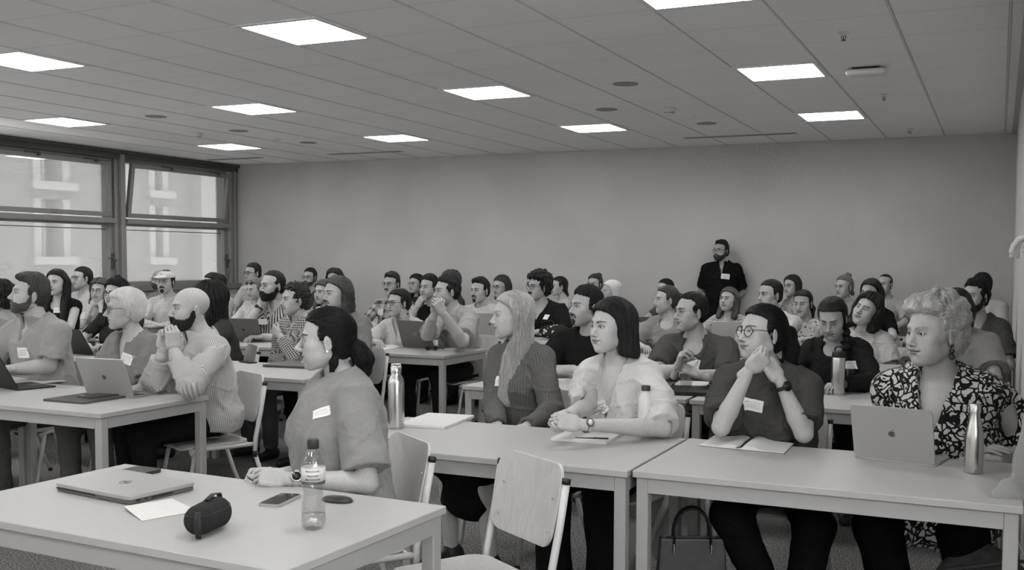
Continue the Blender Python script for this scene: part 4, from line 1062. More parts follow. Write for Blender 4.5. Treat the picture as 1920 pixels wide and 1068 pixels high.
for i in range(7):
    y1 = (YB-.17) if i == 0 else YM[i-1]-.09; y0 = YM[i]+.09
    zt, zm, zb = CZ-.11, 2.03, SILL+.045
    w0 = MB(); ring(w0, y0, y1, zm-.06, zt, .035, XL-.20, XL-.06); ring(w0, y0, y1, zb, zm-.06, .05, XL-.20, XL-.06)
    w0.box((XL-.06, y0-.01, zm-.085), (XL+.03, y1+.01, zm-.02), .006)      # rail between the two lights
    W = struct('window_%d' % (i+1), w0, FRM)
    ang = .135 if i == 0 else 0.0
    c = np.array([XL-.05, 0, zm+.0]); M = TR(tuple(c), ry=ang)@TR(tuple(-c))
    s_ = MB(); ring(s_, y0+.035, y1-.035, zm+.0, zt-.04, .055, XL-.075, XL-.02, M); s_.box((XL-.02, (y0+y1)/2-.05, zm+.012), (XL-.008, (y0+y1)/2+.05, zm+.03), .003, M)
    sash = s_.build('sash', FRM, W)
    g = MB().box((XL-.052, y0+.085, zm+.05), (XL-.046, y1-.085, zt-.09), 0, M).build('pane', GLS, sash)
    st = MB()
    for fy in (.33, .80): st.box((XL-.03, y0+(y1-y0)*fy-.10, zt-.045), (XL+.0, y0+(y1-y0)*fy+.10, zt-.028), .003, M).box((XL-.02, y0+(y1-y0)*fy+.06, zt-.07), (XL+.015, y0+(y1-y0)*fy+.09, zt-.03), .004, M)
    st.build('stay', FRD, W)
    MB().box((XL-.13, y0+.05, zb+.05), (XL-.124, y1-.05, zm-.11)).build('pane', GLS, W)
    MB().box((XL-.122, y0+.05, zm-.165), (XL-.118, y1-.05, zm-.155)).build('blind_rail', FRD, W)
    h = MB().tube([(XL-.05, y1-.02, zb+.30), (XL+.03, y1-.02, zb+.33), (XL+.03, y1-.16, zb+.36)], .008, 8).box((XL-.06, y1-.035, zb+.22), (XL-.03, y1-.005, zb+.42), .004)
    h.tube([(XL-.03, y1-.01, zb+.02), (XL+.02, y1-.03, zb+.18), (XL-.02, y1-.01, zb+.30)], .006, 6); h.build('handle', FRD, W)
    if i > 1: continue          # the screens are drawn up along the front of the room
    ss = MB().box((XL-.235, y0, zb), (XL-.232, y1, zt)).build('sunscreen', SCR, W)
w8 = MB(); ring(w8, -2.2, 1.6, 1.25, 2.7, .06, XR2+.02, XR2+.12)
for y in (-.95, .35): w8.box((XR2+.03, y-.03, 1.31), (XR2+.11, y+.03, 2.64))
w8 = struct('window_8', w8, FRM)
for a, b in ((-2.14, -.98), (-.92, .32), (.38, 1.54)): MB().box((XR2+.07, a, 1.31), (XR2+.076, b, 2.64)).build('pane', GLS, w8)
# --- facade of the building opposite
def m_render():
    return plain('pale_render', .185, .9, .1, 0, .05, 3)
fb = empty('neighbouring_building', (-15.5, 6, 0), 0, 'pale rendered building opposite, seen blurred through the windows with stone ledges', 'building')
fac = MB(); fx = 0.
ops = [(12.70, 13.40), (15.35, 15.80), (10.0, 10.7), (7.3, 8.0), (4.6, 5.3), (1.9, 2.6), (18.0, 18.7)]
rows_ = [(-1.6, -.2), (1.52, 2.55), (2.85, 3.95), (5.3, 6.7)]
ys = sorted(ops); yy = -8.
zb_ = -6.-0
for (a, b) in ys+[(26., 26.)]:
    fac.box((fx-.35, yy-6, -4), (fx, a-6, 12)); yy = b
    if a < 26:
        zz_ = -4
        for (c, d) in rows_+[(12, 12)]: fac.box((fx-.35, a-6, zz_), (fx, b-6, c)); zz_ = d
fac.build('facade_wall', m_render(), fb)
MB().box((fx, 16.53-6, -4), (fx+.25, 20, 12)).build('facade_pier', plain('light_render', .27, .9), fb)
for (a, b) in ys:
    for (c, d) in rows_[1:3]:
        f_ = MB().box((fx-.3, a-6, c), (fx-.25, b-6, d)); f_.build('window', plain('facade_glass', .10, .3), fb)
        MB().box((fx-.25, a-6.03, c), (fx+.04, a-6+.12, d)).box((fx-.25, b-6-.12, c), (fx+.04, b-6+.03, d)).box((fx-.25, (a+b)/2-6-.03, c), (fx-.18, (a+b)/2-6+.03, d)).box((fx-.1, a-6.12, c-.14), (fx+.16, b-6+.12, c-.0)).build('ledge', plain('pale_stone', .33, .8), fb)
# --- ceiling fittings
def zc_(): return CZ
LIT = emis('diffuser_lit', 1, PANEL_POWER); LTF = plain('light_frame', .75, .4)
def light_panel(i, j, label):
    x0, y0 = GX+.6*i, GY+.6*j; o = empty('ceiling_light', (x0+.3, y0+.3, CZ), 0, label, 'ceiling light', 'square ceiling light panels')
    m = MB(); ring2 = lambda a, b, w_, z0, z1: m.box((-a, -b, z0), (a, -b+w_, z1)).box((-a, b-w_, z0), (a, b, z1)).box((-a, -b+w_, z0), (-a+w_, b-w_, z1)).box((a-w_, -b+w_, z0), (a, b-w_, z1))
    ring2(.297, .297, .033, -.010, -.0005); m.build('frame', LTF, o)
    MB().box((-.266, -.266, -.006), (.266, .266, -.002)).build('diffuser', LIT, o)
    return o
LL = {(-7, 8): 'largest square ceiling light panel near the top of the photo, left of centre', (-11, 8): 'ceiling light panel cut off by the upper left edge of the photo', (-11, 12): 'ceiling light panel above the second window bay, second row from the camera side',
      (-15, 12): 'ceiling light panel nearest the windows, over the left window bay', (-15, 16): 'ceiling light panel nearest the corner of windows and back wall', (-11, 16): 'back row ceiling light panel beside the left air slot',
      (-7, 12): 'ceiling light panel in the middle of the ceiling, third row', (-7, 16): 'back row ceiling light panel in the centre, between both air slots', (-3, 12): 'ceiling light panel beside the oblong wireless box',
      (-3, 16): 'back row ceiling light panel on the right above the standing man', (-3, 8): 'ceiling light panel cut off by the top edge of the photo, right of centre'}
for i in (-15, -11, -7, -3):
    for j in (-4, 0, 4, 8, 12, 16):
        light_panel(i, j, LL.get((i, j), 'ceiling light panel outside the photo, %s, %s' % ({-15: 'by the windows', -11: 'next to the window column', -7: 'in mid room', -3: 'by the right wall'}[i], {-4: 'behind the camera', 0: 'above the camera', 4: 'over the front table', 8: 'over the second table row'}.get(j, 'further back'))))
light_panel(1, -2, 'ceiling light panel outside the photo over the doorway recess')
def lathe_fit(nm, x, y, prof, m, label, cat, group=None, n=28):
    o = MB().lathe(prof, n, TR((x, y, CZ))).build(nm, m, None, True); o.data.set_sharp_from_angle(angle=.6); return tag(o, label, cat, group)
SPK = plain('grille_grey', .30, .7)
for k, (x, y, lb) in enumerate([(-2.7, 7.56, 'round flush ceiling speaker nearest the camera, left of the smoke detector'), (-3.31, 8.76, 'round flush ceiling speaker left of the right smoke detector'), (-2.71, 10.01, 'round flush ceiling speaker just before the right air slot'),
                                (-7.53, 7.56, 'round flush ceiling speaker above the window side, nearest of three'), (-7.53, 8.74, 'round flush ceiling speaker beside the left smoke detector'), (-7.51, 9.92, 'round flush ceiling speaker just before the left air slot')]):
    lathe_fit('ceiling_speaker', x, y, [(0.0, -.006), (.085, -.006), (.10, -.004), (.102, -.0005)], SPK, lb, 'speaker', 'flush ceiling speakers')
WHT = plain('white_plastic', .72, .4)
for x, y, lb in [(-2.76, 8.91, 'white smoke detector right of the central speakers'), (-8.12, 8.75, 'white smoke detector over the window side')]:
    o = empty('smoke_detector', (x, y, CZ), 0, lb, 'smoke detector', 'smoke detectors')
    MB().lathe([(.058, -.0005), (.060, -.018), (.052, -.024)], 28).build('mount', WHT, o, True); MB().lathe([(.046, -.020), (.046, -.046), (.036, -.058), (0.0, -.060)], 28).build('sensor_head', WHT, o, True)
    MB().lathe([(.0475, -.040), (.0475, -.045)], 28).build('slot_ring', plain('dark_slot', .03), o)
for x, y, lb in [(-2.70, 9.41, 'small white ceiling sensor behind the right smoke detector'), (-7.62, 9.48, 'small white ceiling sensor behind the left smoke detector')]:
    lathe_fit('ceiling_sensor', x, y, [(.045, -.0005), (.043, -.010), (.026, -.022), (0.0, -.026)], WHT, lb, 'sensor', 'small dome sensors')
for x, y, lb in [(-.89, 6.37, 'sprinkler nearest the camera above the wireless box'), (-.90, 8.81, 'middle sprinkler between wireless box and back wall'), (-.88, 11.17, 'sprinkler nearest the back wall on the right')]:
    o = empty('sprinkler', (x, y, CZ), 0, lb, 'sprinkler', 'ceiling sprinklers')
    MB().lathe([(.035, -.0005), (.034, -.006), (.012, -.008), (.010, -.022)], 20).build('escutcheon', WHT, o, True)
    MB().tube([(-.011, 0, -.020), (-.013, 0, -.036), (-.004, 0, -.046)], .0025, 6).tube([(.011, 0, -.020), (.013, 0, -.036), (.004, 0, -.046)], .0025, 6).lathe([(0.0, -.048), (.016, -.049), (.016, -.051), (0.0, -.052)], 16).tube([(0, 0, -.02), (0, 0, -.047)], .003, 6).build('deflector', plain('dark_brass', .08, .3, .5, .8), o)
ap = empty('access_point', (-.90, 7.59, CZ), 0, 'white oblong wireless access point hanging from the ceiling right of a light panel', 'wireless access point')
v_, q_ = mesh_sdf(Fld().u(sdBox((0, 0, -.036), (.135, .085, .020), .0195)), (-.14, -.09, -.06), (.14, .09, -.01), .005); link('housing', v_, q_, WHT, ap)
MB().box((-.09, -.05, -.017), (.09, .05, -.0005), .002).build('bracket', plain('dark_slot', .03), ap); MB().lathe([(.0, -.0575), (.004, -.0575), (.004, -.055)], 10, TR((-.01, -.03, 0))).build('status_light', plain('led', .9), ap)
for (xa, xb, y, lb) in [(-3.27, -2.02, 11.10, 'long black air slot in the ceiling above the standing man'), (-8.08, -6.97, 11.12, 'long black air slot in the ceiling left of centre'), (-10.15, -9.2, 11.12, 'faint air slot in the ceiling by the window corner')]:
    o = empty('air_slot', ((xa+xb)/2, y, CZ), 0, lb, 'air vent', 'linear ceiling air slots'); L2 = (xb-xa)/2
    MB().box((-L2, -.055, -.006), (L2, -.035, -.0005)).box((-L2, .035, -.006), (L2, .055, -.0005)).box((-L2, -.055, -.006), (-L2+.02, .055, -.0005)).box((L2-.02, -.055, -.006), (L2, .055, -.0005)).build('frame', plain('slot_frame', .5, .4), o)
    MB().box((-L2+.02, -.035, -.003), (L2-.02, .035, -.0006)).build('slot', plain('dark_slot', .02, .8), o); MB().box((-L2+.02, -.006, -.005), (L2-.02, .006, -.0031)).build('blade', plain('blade', .15, .5), o)
# ------------------------------------------------------------------ tables
TOPM = plain('table_laminate', .40, .48, .3, 0, .015, 30); LEGM = plain('table_metal', .36, .42, .5)
TABLES = []
def table(x0, y0, label, x1=None, dy=.75, rz=0, pivot=None):
    x1 = x0+1.4 if x1 is None else x1; L = (x1-x0)/2; D = dy/2
    o = empty('table', ((x0+x1)/2, y0+D, 0), rz, label, 'table', 'white classroom tables'); TABLES.append((x0, x1, y0, y0+dy))
    MB().box((-L+.001, -D, .715), (L-.001, D, .740), .0025).build('tabletop', TOPM, o)
    i = .012; m = MB()
    m.box((-L+i+.045, -D+i, .660), (L-i-.045, -D+i+.025, .7145)).box((-L+i+.045, D-i-.025, .660), (L-i-.045, D-i, .7145)).box((-L+i, -D+i+.045, .660), (-L+i+.025, D-i-.045, .7145)).box((L-i-.025, -D+i+.045, .660), (L-i, D-i-.045, .7145)); m.build('apron', LEGM, o)
    for sx in (-1, 1):
        for sy in (-1, 1):
            a = np.array([sx*(L-i), sy*(D-i)]); b = a-np.array([sx, sy])*.045
            MB().box((a[0], a[1], .0), (b[0], b[1], .7145), .003).build('leg', LEGM, o)
    return o
left = [('B', 3.63, (-5.4, -6.8)), ('C', 5.22, (-5.4, -6.8, -8.2)), ('D', 7.0, (-5.4, -6.8, -8.2, -9.6)), ('E', 8.7, (-5.8, -7.2, -8.6, -10.0)), ('F', 10.3, (-5.8, -7.2, -8.6, -10.0))]
rown = {'B': 'second row from the camera', 'C': 'third row', 'D': 'fourth row', 'E': 'fifth row', 'F': 'back row'}
colw = ['its end facing the aisle', 'second from the aisle', 'third from the aisle', 'by the windows']
who = {('B', 0): 'white table holding the open silver laptop, in front of the bald man', ('B', 1): 'white table under the black laptop at the left edge of the photo', ('C', 0): 'white table with the closed grey laptop, behind the bald man', ('D', 0): 'white table holding the dark grey laptop and sunglasses, before the man with joined hands',
       ('D', 1): 'white table holding the dark grey laptop in front of the bearded man in stripes'}
for r_, y_, xs in left:
    for k_, x_ in enumerate(xs): table(x_, y_, who.get((r_, k_), 'white table on the window side, %s, %s' % (rown[r_], colw[k_])))
table(-2.96, 2.0, 'white table in the foreground with closed laptop, phone, dark case and water bottle', rz=math.radians(-2.4))
table(-2.61, 3.45, 'white table with steel bottle, notebook and white bottle, right of the woman in profile')
table(-1.20, 3.47, 'long white table in front with open notebook and silver laptop', x1=.09)
table(-2.96, 5.40, 'white table behind the woman with long fair hair, third row'); table(-1.54, 5.40, 'white table holding the steel bottle with black loop cap, third row', x1=-.14)
table(-2.90, 7.2, 'white table, fourth row, between the man in glasses and the open laptop lid'); table(-1.48, 7.2, 'white table, fourth row, behind the woman with the braid', x1=-.08)
table(-4.35, 8.45, 'white table under the flowered bag, fifth row'); table(-2.72, 8.85, 'white table under the white laptop lid, fifth row'); table(-1.31, 8.85, 'white table beside the right wall before the bearded man in grey', x1=.09)
table(-4.3, 10.3, 'white table, back row, middle of the room'); table(-2.72, 10.3, 'white table, back row, before the standing man'); table(-1.31, 10.3, 'white table, back row, beside the right wall', x1=.09)
# ------------------------------------------------------------------ chairs (local: faces +Y)
PLY, CFR, CAP = m_wood(.50), plain('chair_frame', .56, .4, .4, .0), plain('black_plastic', .015, .4)
def make_chair():
    o = empty('chair')
    def back(u, v):
        x = (u-.5)*.40; zz = .545+.275*v; w_ = 1-.06*(1-v); y = -.205-.055*v-.035*(1-(2*u-1)**2)*.8
        return x, y, zz, w_
    m = MB(); nu, nv = 15, 11; V = []; out = []
    poly = rrect(.40, .275, .062, 7)
    # plate outline with rounded corners, curved back and given thickness
    P = []
    for (x, z) in poly: P.append((x*(1-.05*(.5-z/.275)), z+.6825))
    def bend(x, z, t): v = (z-.545)/.275; return (x, -.200-.060*v-.030*(1-(x/.2)**2)+t, z)
    import itertools
    G = []
    for s_ in (1, .75, .5, .25): G.append([((x)*s_, (z-.6825)*s_+.6825) for x, z in P])
    n = len(P); VV = []
    for t in (.0055, -.0055):
        for ringp in G: VV += [bend(x, z, t) for x, z in ringp]
        VV.append(bend(0, .6825, t))
    K = 4*n+1; Fc = []
    for side, o_ in ((0, 0), (1, K)):
        for r_ in range(3):
            for k in range(n):
                f = (o_+r_*n+k, o_+r_*n+(k+1) % n, o_+(r_+1)*n+(k+1) % n, o_+(r_+1)*n+k); Fc.append(f if side == 1 else f[::-1])
        for k in range(n):
            f = (o_+3*n+k, o_+3*n+(k+1) % n, o_+4*n); Fc.append(f if side == 1 else f[::-1])
    for k in range(n): Fc.append((k, (k+1) % n, K+(k+1) % n, K+k))
    m = MB(); m.v, m.f = list(VV), list(Fc); nw = len(Fc)
    for sx in (-1, 1):
        for z in (.60, .71): m.lathe([(.0075, 0), (.0075, .002), (.004, .0035), (0.0, .004)], 12, frame(bend(sx*.155, z, .0056), (1, 0, 0), (0, 0, -1), (0, 1, 0)))
    link('backrest', m.v, m.f, [PLY, plain('steel', .55, .4, .5, .3)], o, 'auto', mi=[0]*nw+[1]*(len(m.f)-nw))
    # seat
    S = rrect(.40, .39, .07, 6); VV = []; n = len(S)
    def sb(x, y, t): return (x, y+.02, .452-.010*(1-(x/.2)**2)*(1-(y/.2)**2)-(.018 if y > .15 else 0)*((y-.15)/.045 if y > .15 else 0)+t)
    G = [[(x*s_, y*s_) for x, y in S] for s_ in (1, .8, .55, .3)]
    for t in (0, -.011):
        for rp in G: VV += [sb(x, y, t) for x, y in rp]
        VV.append(sb(0, 0, t))
    K = 4*n+1; Fc = []
    for side, o_ in ((0, 0), (1, K)):
        for r_ in range(3):
            for k in range(n):
                f = (o_+r_*n+k, o_+r_*n+(k+1) % n, o_+(r_+1)*n+(k+1) % n, o_+(r_+1)*n+k); Fc.append(f if side == 0 else f[::-1])
        for k in range(n): f = (o_+3*n+k, o_+3*n+(k+1) % n, o_+4*n); Fc.append(f if side == 0 else f[::-1])
    for k in range(n): Fc.append((k, K+k, K+(k+1) % n, (k+1) % n))
    link('seat', VV, Fc, PLY, o, 'auto')
    for sx in (-1, 1):
        MB().tube([(sx*.205, -.262, .775), (sx*.205, -.235, .62), (sx*.205, -.200, .46), (sx*.205, -.195, .36)], [.0135]*4, 12, flat=1.0).tube([(sx*.205, -.195, .37), (sx*.205, -.25, .20), (sx*.205, -.33, .012)], .0125, 10).build('rear_leg', CFR, o, 'auto' if False else True)
        for cn, pts_ in (('end_cap', [(sx*.205, -.263, .782), (sx*.205, -.2595, .762)]), ('joint_band', [(sx*.205, -.198, .385), (sx*.205, -.194, .350)]), ('foot', [(sx*.205, -.325, .022), (sx*.205, -.333, .002)])): MB().tube(pts_, .0150, 12).build(cn, CAP, o, True)
        MB().tube([(sx*.200, -.20, .425), (sx*.195, .13, .428), (sx*.190, .185, .41)], .0125, 10).tube([(sx*.190, .15, .425), (sx*.200, .235, .012)], .0125, 10).build('front_leg', CFR, o, True)
        MB().tube([(sx*.2, .2330, .024), (sx*.2, .237, .002)], .0145, 10).build('foot', CAP, o, True)
    MB().tube([(-.2, -.17, .425), (.2, -.17, .425)], .010, 8).tube([(-.19, .12, .425), (.19, .12, .425)], .010, 8).build('crossbar', CFR, o, True)
    return o
CHAIR0 = make_chair(); _used = [0]
def place_chair(x, y, rz, label):
    o = CHAIR0 if not _used[0] else copy_tree(CHAIR0); _used[0] = 1
    o.location = (x, y, 0); o.rotation_euler = (0, 0, rz); return tag(o, label, 'chair', 'wooden shell chairs')
def yaw_of(d): return math.atan2(-d[0], d[1])
place_chair(-1.60, 2.95, yaw_of(np.array([-.53, -.85])), 'empty pale wooden chair in the foreground between the two nearest tables')
# ------------------------------------------------------------------ small things
ALU, ALD, BLK = plain('aluminium', .36, .42, .5, .2), plain('dark_aluminium', .12, .4, .5, .2), plain('matt_black', .014, .5)
def apple_poly(r):
    P = []
    for k in range(40):
        a = 2*PI*k/40; rr = r*(1+.06*math.cos(2*a)-.10*math.exp(-((a-PI/2)/.35)**2)-.06*math.exp(-((a-3*PI/2)/.25)**2)); x, y = rr*math.cos(a), rr*math.sin(a)
        d = math.hypot(x-r*1.12, y-r*.10)
        if d < r*.42: x = r*1.12-math.sqrt(max((r*.42)**2-(y-r*.10)**2, 0))
        P.append((x, y))
    return P
def laptop(x, y, rz, w_, d_, ang, label, mat, logo=None, lm=None, key=True, thick=.016, group='laptops on the tables', case=None, z=.740, stickers=0):
    """base with hinge at the local +Y edge; the lid leans back by (ang-90) degrees; users sit at -Y"""
    o = empty('laptop', (x, y, z), rz, label, 'laptop', group)
    MB().prism(rrect(w_, d_, .012, 5), .001, thick*.5, TR()).build('base', mat, o, 'auto')
    if key: MB().box((-w_*.42, -d_*.02, thick*.5), (w_*.42, d_*.36, thick*.5+.001)).build('keyboard', BLK, o); MB().box((-w_*.16, -d_*.42, thick*.5), (w_*.16, -d_*.1, thick*.5+.0006)).build('trackpad', ALD, o)
    M = TR((0, d_/2-.004, thick*.5+.002), rx=math.radians(ang-90)) ; M = TR((0, d_/2-.004, thick*.5+.002))@TR(rx=-math.radians(ang-90))
    # lid in the XZ plane, outer face towards +Y
    X = np.array([[1, 0, 0, 0], [0, 0, 1, 0], [0, 1, 0, 0], [0, 0, 0, 1]], float)
    lid = MB().prism([(p[0], p[1]+d_/2) for p in rrect(w_, d_, .012, 5)], -.0035, .0035, M@X).build('lid', mat, o, 'auto')
    MB().box((-w_/2+.008, -.0042, .012), (w_/2-.008, -.0036, d_-.008), 0, M).build('screen', plain('screen_dark', .03, .1), lid)
    if logo: logo_mesh(lid, M@TR((0, .0037, d_*.5))@frame((0, 0, 0), (-1, 0, 0), (0, 0, 1), (0, 1, 0)), logo, lm or plain('logo_dark', .06, .2, .5, .3))
    if stickers:
        rr = random.Random(4)
        for k in range(12):
            cx, cz = rr.uniform(-.4, .4)*w_, rr.uniform(.12, .9)*d_; MB().lathe([(rr.uniform(.014, .028), 0), (.012, .0006), (0.0, .0007)], 12, M@TR((cx, .0038, cz))@TR(rx=-PI/2)).build('sticker', plain('sticker', rr.choice([.02, .6, .75, .3]), .5), lid)
    return o
def logo_mesh(parent, M, kind, m):
    mb = MB(); flip = M
    if kind == 'apple':
        mb.prism(apple_poly(.0125), 0, .0006, flip); mb.prism([(.001, .0125), (.006, .016), (.0075, .0205), (.0025, .0175)], 0, .0006, flip)
        mb.build('logo', m, parent)
    elif kind == 'dell':
        n = 40; V = []
        mb.tube([(.019*math.cos(2*PI*k/n), .019*math.sin(2*PI*k/n), .0004) for k in range(n)], .0010, 5, closed=True, M=flip)
        def bar(x0, y0, x1, y1): mb.tube([(x0, y0, .0005), (x1, y1, .0005)], .0008, 4, M=flip)
        bar(-.0125, -.004, -.0125, .004); bar(-.0125, .004, -.008, .001); bar(-.008, .001, -.0125, -.004)
        for dy in (-.0035, 0, .0035): bar(-.0055, -.001+dy, -.001, .002+dy*.9)
        bar(-.0055, -.0045, -.0055, .0028)
        bar(.003, -.004, .003, .004); bar(.003, -.004, .0065, -.004); bar(.0092, -.004, .0092, .004); bar(.0092, -.004, .0127, -.004); mb.build('logo', m, parent)
    else:      # slanted pair of letters in a disc
        mb.lathe([(.013, 0), (.013, .0006), (0.0, .0007)], 28, flip); mb.build('logo', m, parent)
def put(mb_or, *a, **k): pass
def toward(a, b): return yaw_of(np.array(b)-np.array(a))
def slab(name, pts, z0, h, mat, label, cat, group=None, r=.006, parent=None):
    """thin rounded block whose four top corners come from points on the table (x, y)"""
    P = np.array(pts, float); c = P.mean(0); ux = nrm(np.append((P[1]-P[0])+(P[2]-P[3]), 0))[:2]; L_ = (np.linalg.norm(P[1]-P[0])+np.linalg.norm(P[2]-P[3]))/2; W_ = (np.linalg.norm(P[3]-P[0])+np.linalg.norm(P[2]-P[1]))/2
    o = MB().prism(rrect(L_, W_, r, 4), 0, h).build(name, mat, parent, 'auto'); o.location = (c[0], c[1], z0); o.rotation_euler = (0, 0, math.atan2(ux[1], ux[0]))
    return tag(o, label, cat, group), L_, W_
def bottle_fit(px, py0, pyt): pass
def m_film(name, v, op):
    def mk():
        m = bpy.data.materials.new(name); m.use_nodes = True; t = m.node_tree; b = t.nodes['Principled BSDF']; b.inputs['Base Color'].default_value = grey(v); b.inputs['Alpha'].default_value = op; b.inputs['Roughness'].default_value = .3; return m
    return cached(('film', name), mk)
STEEL = plain('brushed_steel', .62, .24, .5, 1)
PAPER = plain('paper', .66, .7, .3, 0, .02, 20)
def pxy(px, py, z=.74): p = onz(px, py, z); return p[:2]
# --- foreground table: closed laptop (ports on its side), phone, sheet, case, water bottle, smartphone
cl = [pxy(120, 915), pxy(268, 944), pxy(366, 912), pxy(228, 890)]
o = empty('laptop', (-2.60, 2.455, .74), math.atan2(*(cl[1]-cl[0])[::-1]), 'closed grey laptop with a round badge on its lid, on the foreground table', 'laptop')
MB().prism(rrect(.375, .250, .016, 5), .003, .016).build('base', plain('laptop_dark_side', .10, .4), o, 'auto'); lid_ = MB().prism(rrect(.380, .256, .018, 6), .0165, .027).build('lid', ALU, o, 'auto')
logo_mesh(lid_, TR((0, 0, .0271), rz=PI), 'dell', ALD); MB().box((-.18, -.1265, .009), (.02, -.124, .0135)).box((.187, -.10, .008), (.1895, -.085, .013)).box((.187, -.07, .008), (.1895, -.06, .013)).build('port', BLK, o)
m = MB()
for k in range(12): m.box((.187, -.045+k*.007, .007), (.1895, -.041+k*.007, .013))
m.build('vent', BLK, o); MB().prism(rrect(.36, .235, .012, 4), .0, .0035).build('foot_pads', BLK, o)
slab('phone_case', [pxy(208, 884, .75), pxy(262, 890, .75), pxy(303, 879, .75), pxy(262, 874, .75)], .7405, .012, plain('black_leather', .03, .35), 'black folding phone case lying behind the closed laptop', 'phone case', r=.012)
sh = [pxy(232, 956), pxy(266, 977), pxy(372, 958), pxy(322, 936)]
o = MB()
V = []; 
for j in range(2):
    pass
P4 = [np.append(p, 0) for p in sh]; C4 = sum(P4)/4
o.add([P4[0]-C4+[0, 0, .0120], P4[1]-C4+[0, 0, .002], P4[2]-C4+[0, 0, .0015], P4[3]-C4+[0, 0, .0035], P4[0]-C4+[.004, .004, .004], P4[1]-C4+[0, 0, .0005], P4[2]-C4+[0, 0, .0003], P4[3]-C4+[0, 0, .0003]], [(0, 1, 2, 3), (4, 7, 6, 5), (0, 4, 5, 1), (1, 5, 6, 2), (2, 6, 7, 3), (3, 7, 4, 0)])
fp = o.build('folded_sheet', PAPER, None); fp.location = (C4[0], C4[1], .7402); tag(fp, 'folded white sheet of paper between the closed laptop and the dark case', 'paper')
tx = MB()
for (u, v_, L_) in ((.34, .12, .13), (.68, .13, .13)):
    b0 = P4[1]-C4+(P4[2]-P4[1])*u+(P4[0]-P4[1])*v_; dr = nrm(P4[2]-P4[1]); q = nrm(np.cross([0, 0, 1], dr)); rr = random.Random(3)
    t_ = 0
    while t_ < L_*.28: w_ = rr.uniform(.0015, .005); a_ = b0+dr*t_+[0, 0, .0042]; tx.add([a_, a_+dr*w_, a_+dr*w_+q*.0022, a_+q*.0022], [(0, 1, 2, 3)]); t_ += w_+.0012
# dark padded case: standing soft shell with a lid seam, a zip edge and wrist loop
pc = pxy(383, 1015); co = empty('headset_case', (-1.995, 2.17, .74), math.radians(104), 'black padded zip case with a wrist loop standing on the foreground table', 'case')
FELT = plain('black_felt', .022, .9, .2, 0, .5, 300, .5)
F = Fld().u(sdEcap((-.045, 0, .052), (.050, .0, .052), .048, .050, (0, 0, 1), 1.0)).u(sdEll((.070, .012, .045), (.045, .040, .042)), .03).i(sdHalf((0, 0, .003), (0, 0, -1)), .012).d(sdTor((0, 0, .060), .0, .0), .001)
F2 = Fld().u(F).i(sdBox((0, 0, .05), (.2, .2, .050), .01), .01)
v_, q_ = mesh_sdf(F2, (-.11, -.07, 0), (.13, .07, .12), .0035); link('shell', v_, q_, FELT, co)
F3 = Fld().u(lambda P: np.abs(F2(P))-.0016).i(lambda P: np.abs(P[:, 2]-.071-.10*np.clip(P[:, 0]-.03, 0, .1))-.0016, .0005); v_, q_ = mesh_sdf(F3, (-.11, -.07, .04), (.13, .07, .12), .0022, 1); link('zip_seam', v_, q_, BLK, co)
MB().tube([(-.0945, -.022, .006), (-.099, -.022, .05), (-.096, -.021, .088)], [.003, .004, .003], 8, flat=3.2).build('side_strap', BLK, co, True)
MB().tube([(.10, .018, .035), (.130, .022, .062), (.115, .020, .098), (.06, .012, .108), (.0, .0, .1035)], .0035, 8, flat=2.6).build('wrist_loop', BLK, co, True)
for _o in co.children: pass
co.scale = (.88, .88, .88)
# --- water bottle with a little water left
wbx, wby = pxy(588, 990); PET = m_glass('clear_plastic', .90, .05, .10)
wb = empty('water_bottle', (wbx, wby, .74), .4, 'half drunk clear plastic water bottle with dark cap on the foreground table', 'bottle')
def petmod(i, a): return 1+(.09*math.cos(5*a) if i < 4 else 0)
prof = [(.012, .004), (.024, .0), (.0305, .010), (.0325, .026), (.0330, .050), (.0315, .075), (.0270, .098), (.0275, .110), (.0325, .128), (.0335, .135), (.0335, .178), (.0320, .186), (.0260, .204), (.0175, .219), (.0135, .226), (.0130, .238)]
MB().lathe(prof, 60, None, petmod).build('bottle_body', PET, wb, True)
MB().lathe([(0.0, .006), (.022, .004), (.0285, .012), (.0310, .027), (.0315, .042), (0.0, .042)], 40).build('water', m_glass('water', .93, .02, .10), wb, True)
MB().lathe([(.0160, .228), (.0165, .2285), (.0165, .252), (.0150, .255), (0.0, .2555)], 40, None, lambda i, a: 1+.02*math.cos(24*a)).build('cap', plain('dark_cap', .03, .5), wb, True)
lb_ = MB().lathe([(.0339, .138), (.0339, .176)], 48).build('label_band', m_film('label_film', .85, .62), wb, True)
def text_on(parent, s_, size, M, mat, name='lettering', curve_r=None, extr=.0004):
    cu = bpy.data.curves.new(name, 'FONT'); cu.body = s_; cu.size = size; cu.align_x = 'CENTER'; cu.align_y = 'CENTER'; cu.extrude = extr; cu.resolution_u = 3
    ob = bpy.data.objects.new('tmp', cu); COL.objects.link(ob); dg = bpy.context.evaluated_depsgraph_get(); me = bpy.data.meshes.new_from_object(ob.evaluated_get(dg)); bpy.data.objects.remove(ob)
    V = np.array([v.co[:] for v in me.vertices]); Fc = [tuple(p.vertices) for p in me.polygons]; bpy.data.meshes.remove(me)
    if curve_r:
        a = V[:, 0]/curve_r; r_ = curve_r+V[:, 2]; V = np.stack([r_*np.sin(a), -r_*np.cos(a), V[:, 1]], 1)
    V = V@M[:3, :3].T+M[:3, 3]; return link(name, V, Fc, mat, parent, False)
inkm = plain('label_ink', .05, .6)
ca = math.atan2(-wbx, wby)*1.0
WM = TR((0, 0, .170), rz=-.4+math.atan2(wbx, -wby)+PI*0+PI*0)
yawc = yaw_of(-(np.array([0, 0])-np.array([wbx, wby])))  # turns the text's -Y side to the camera
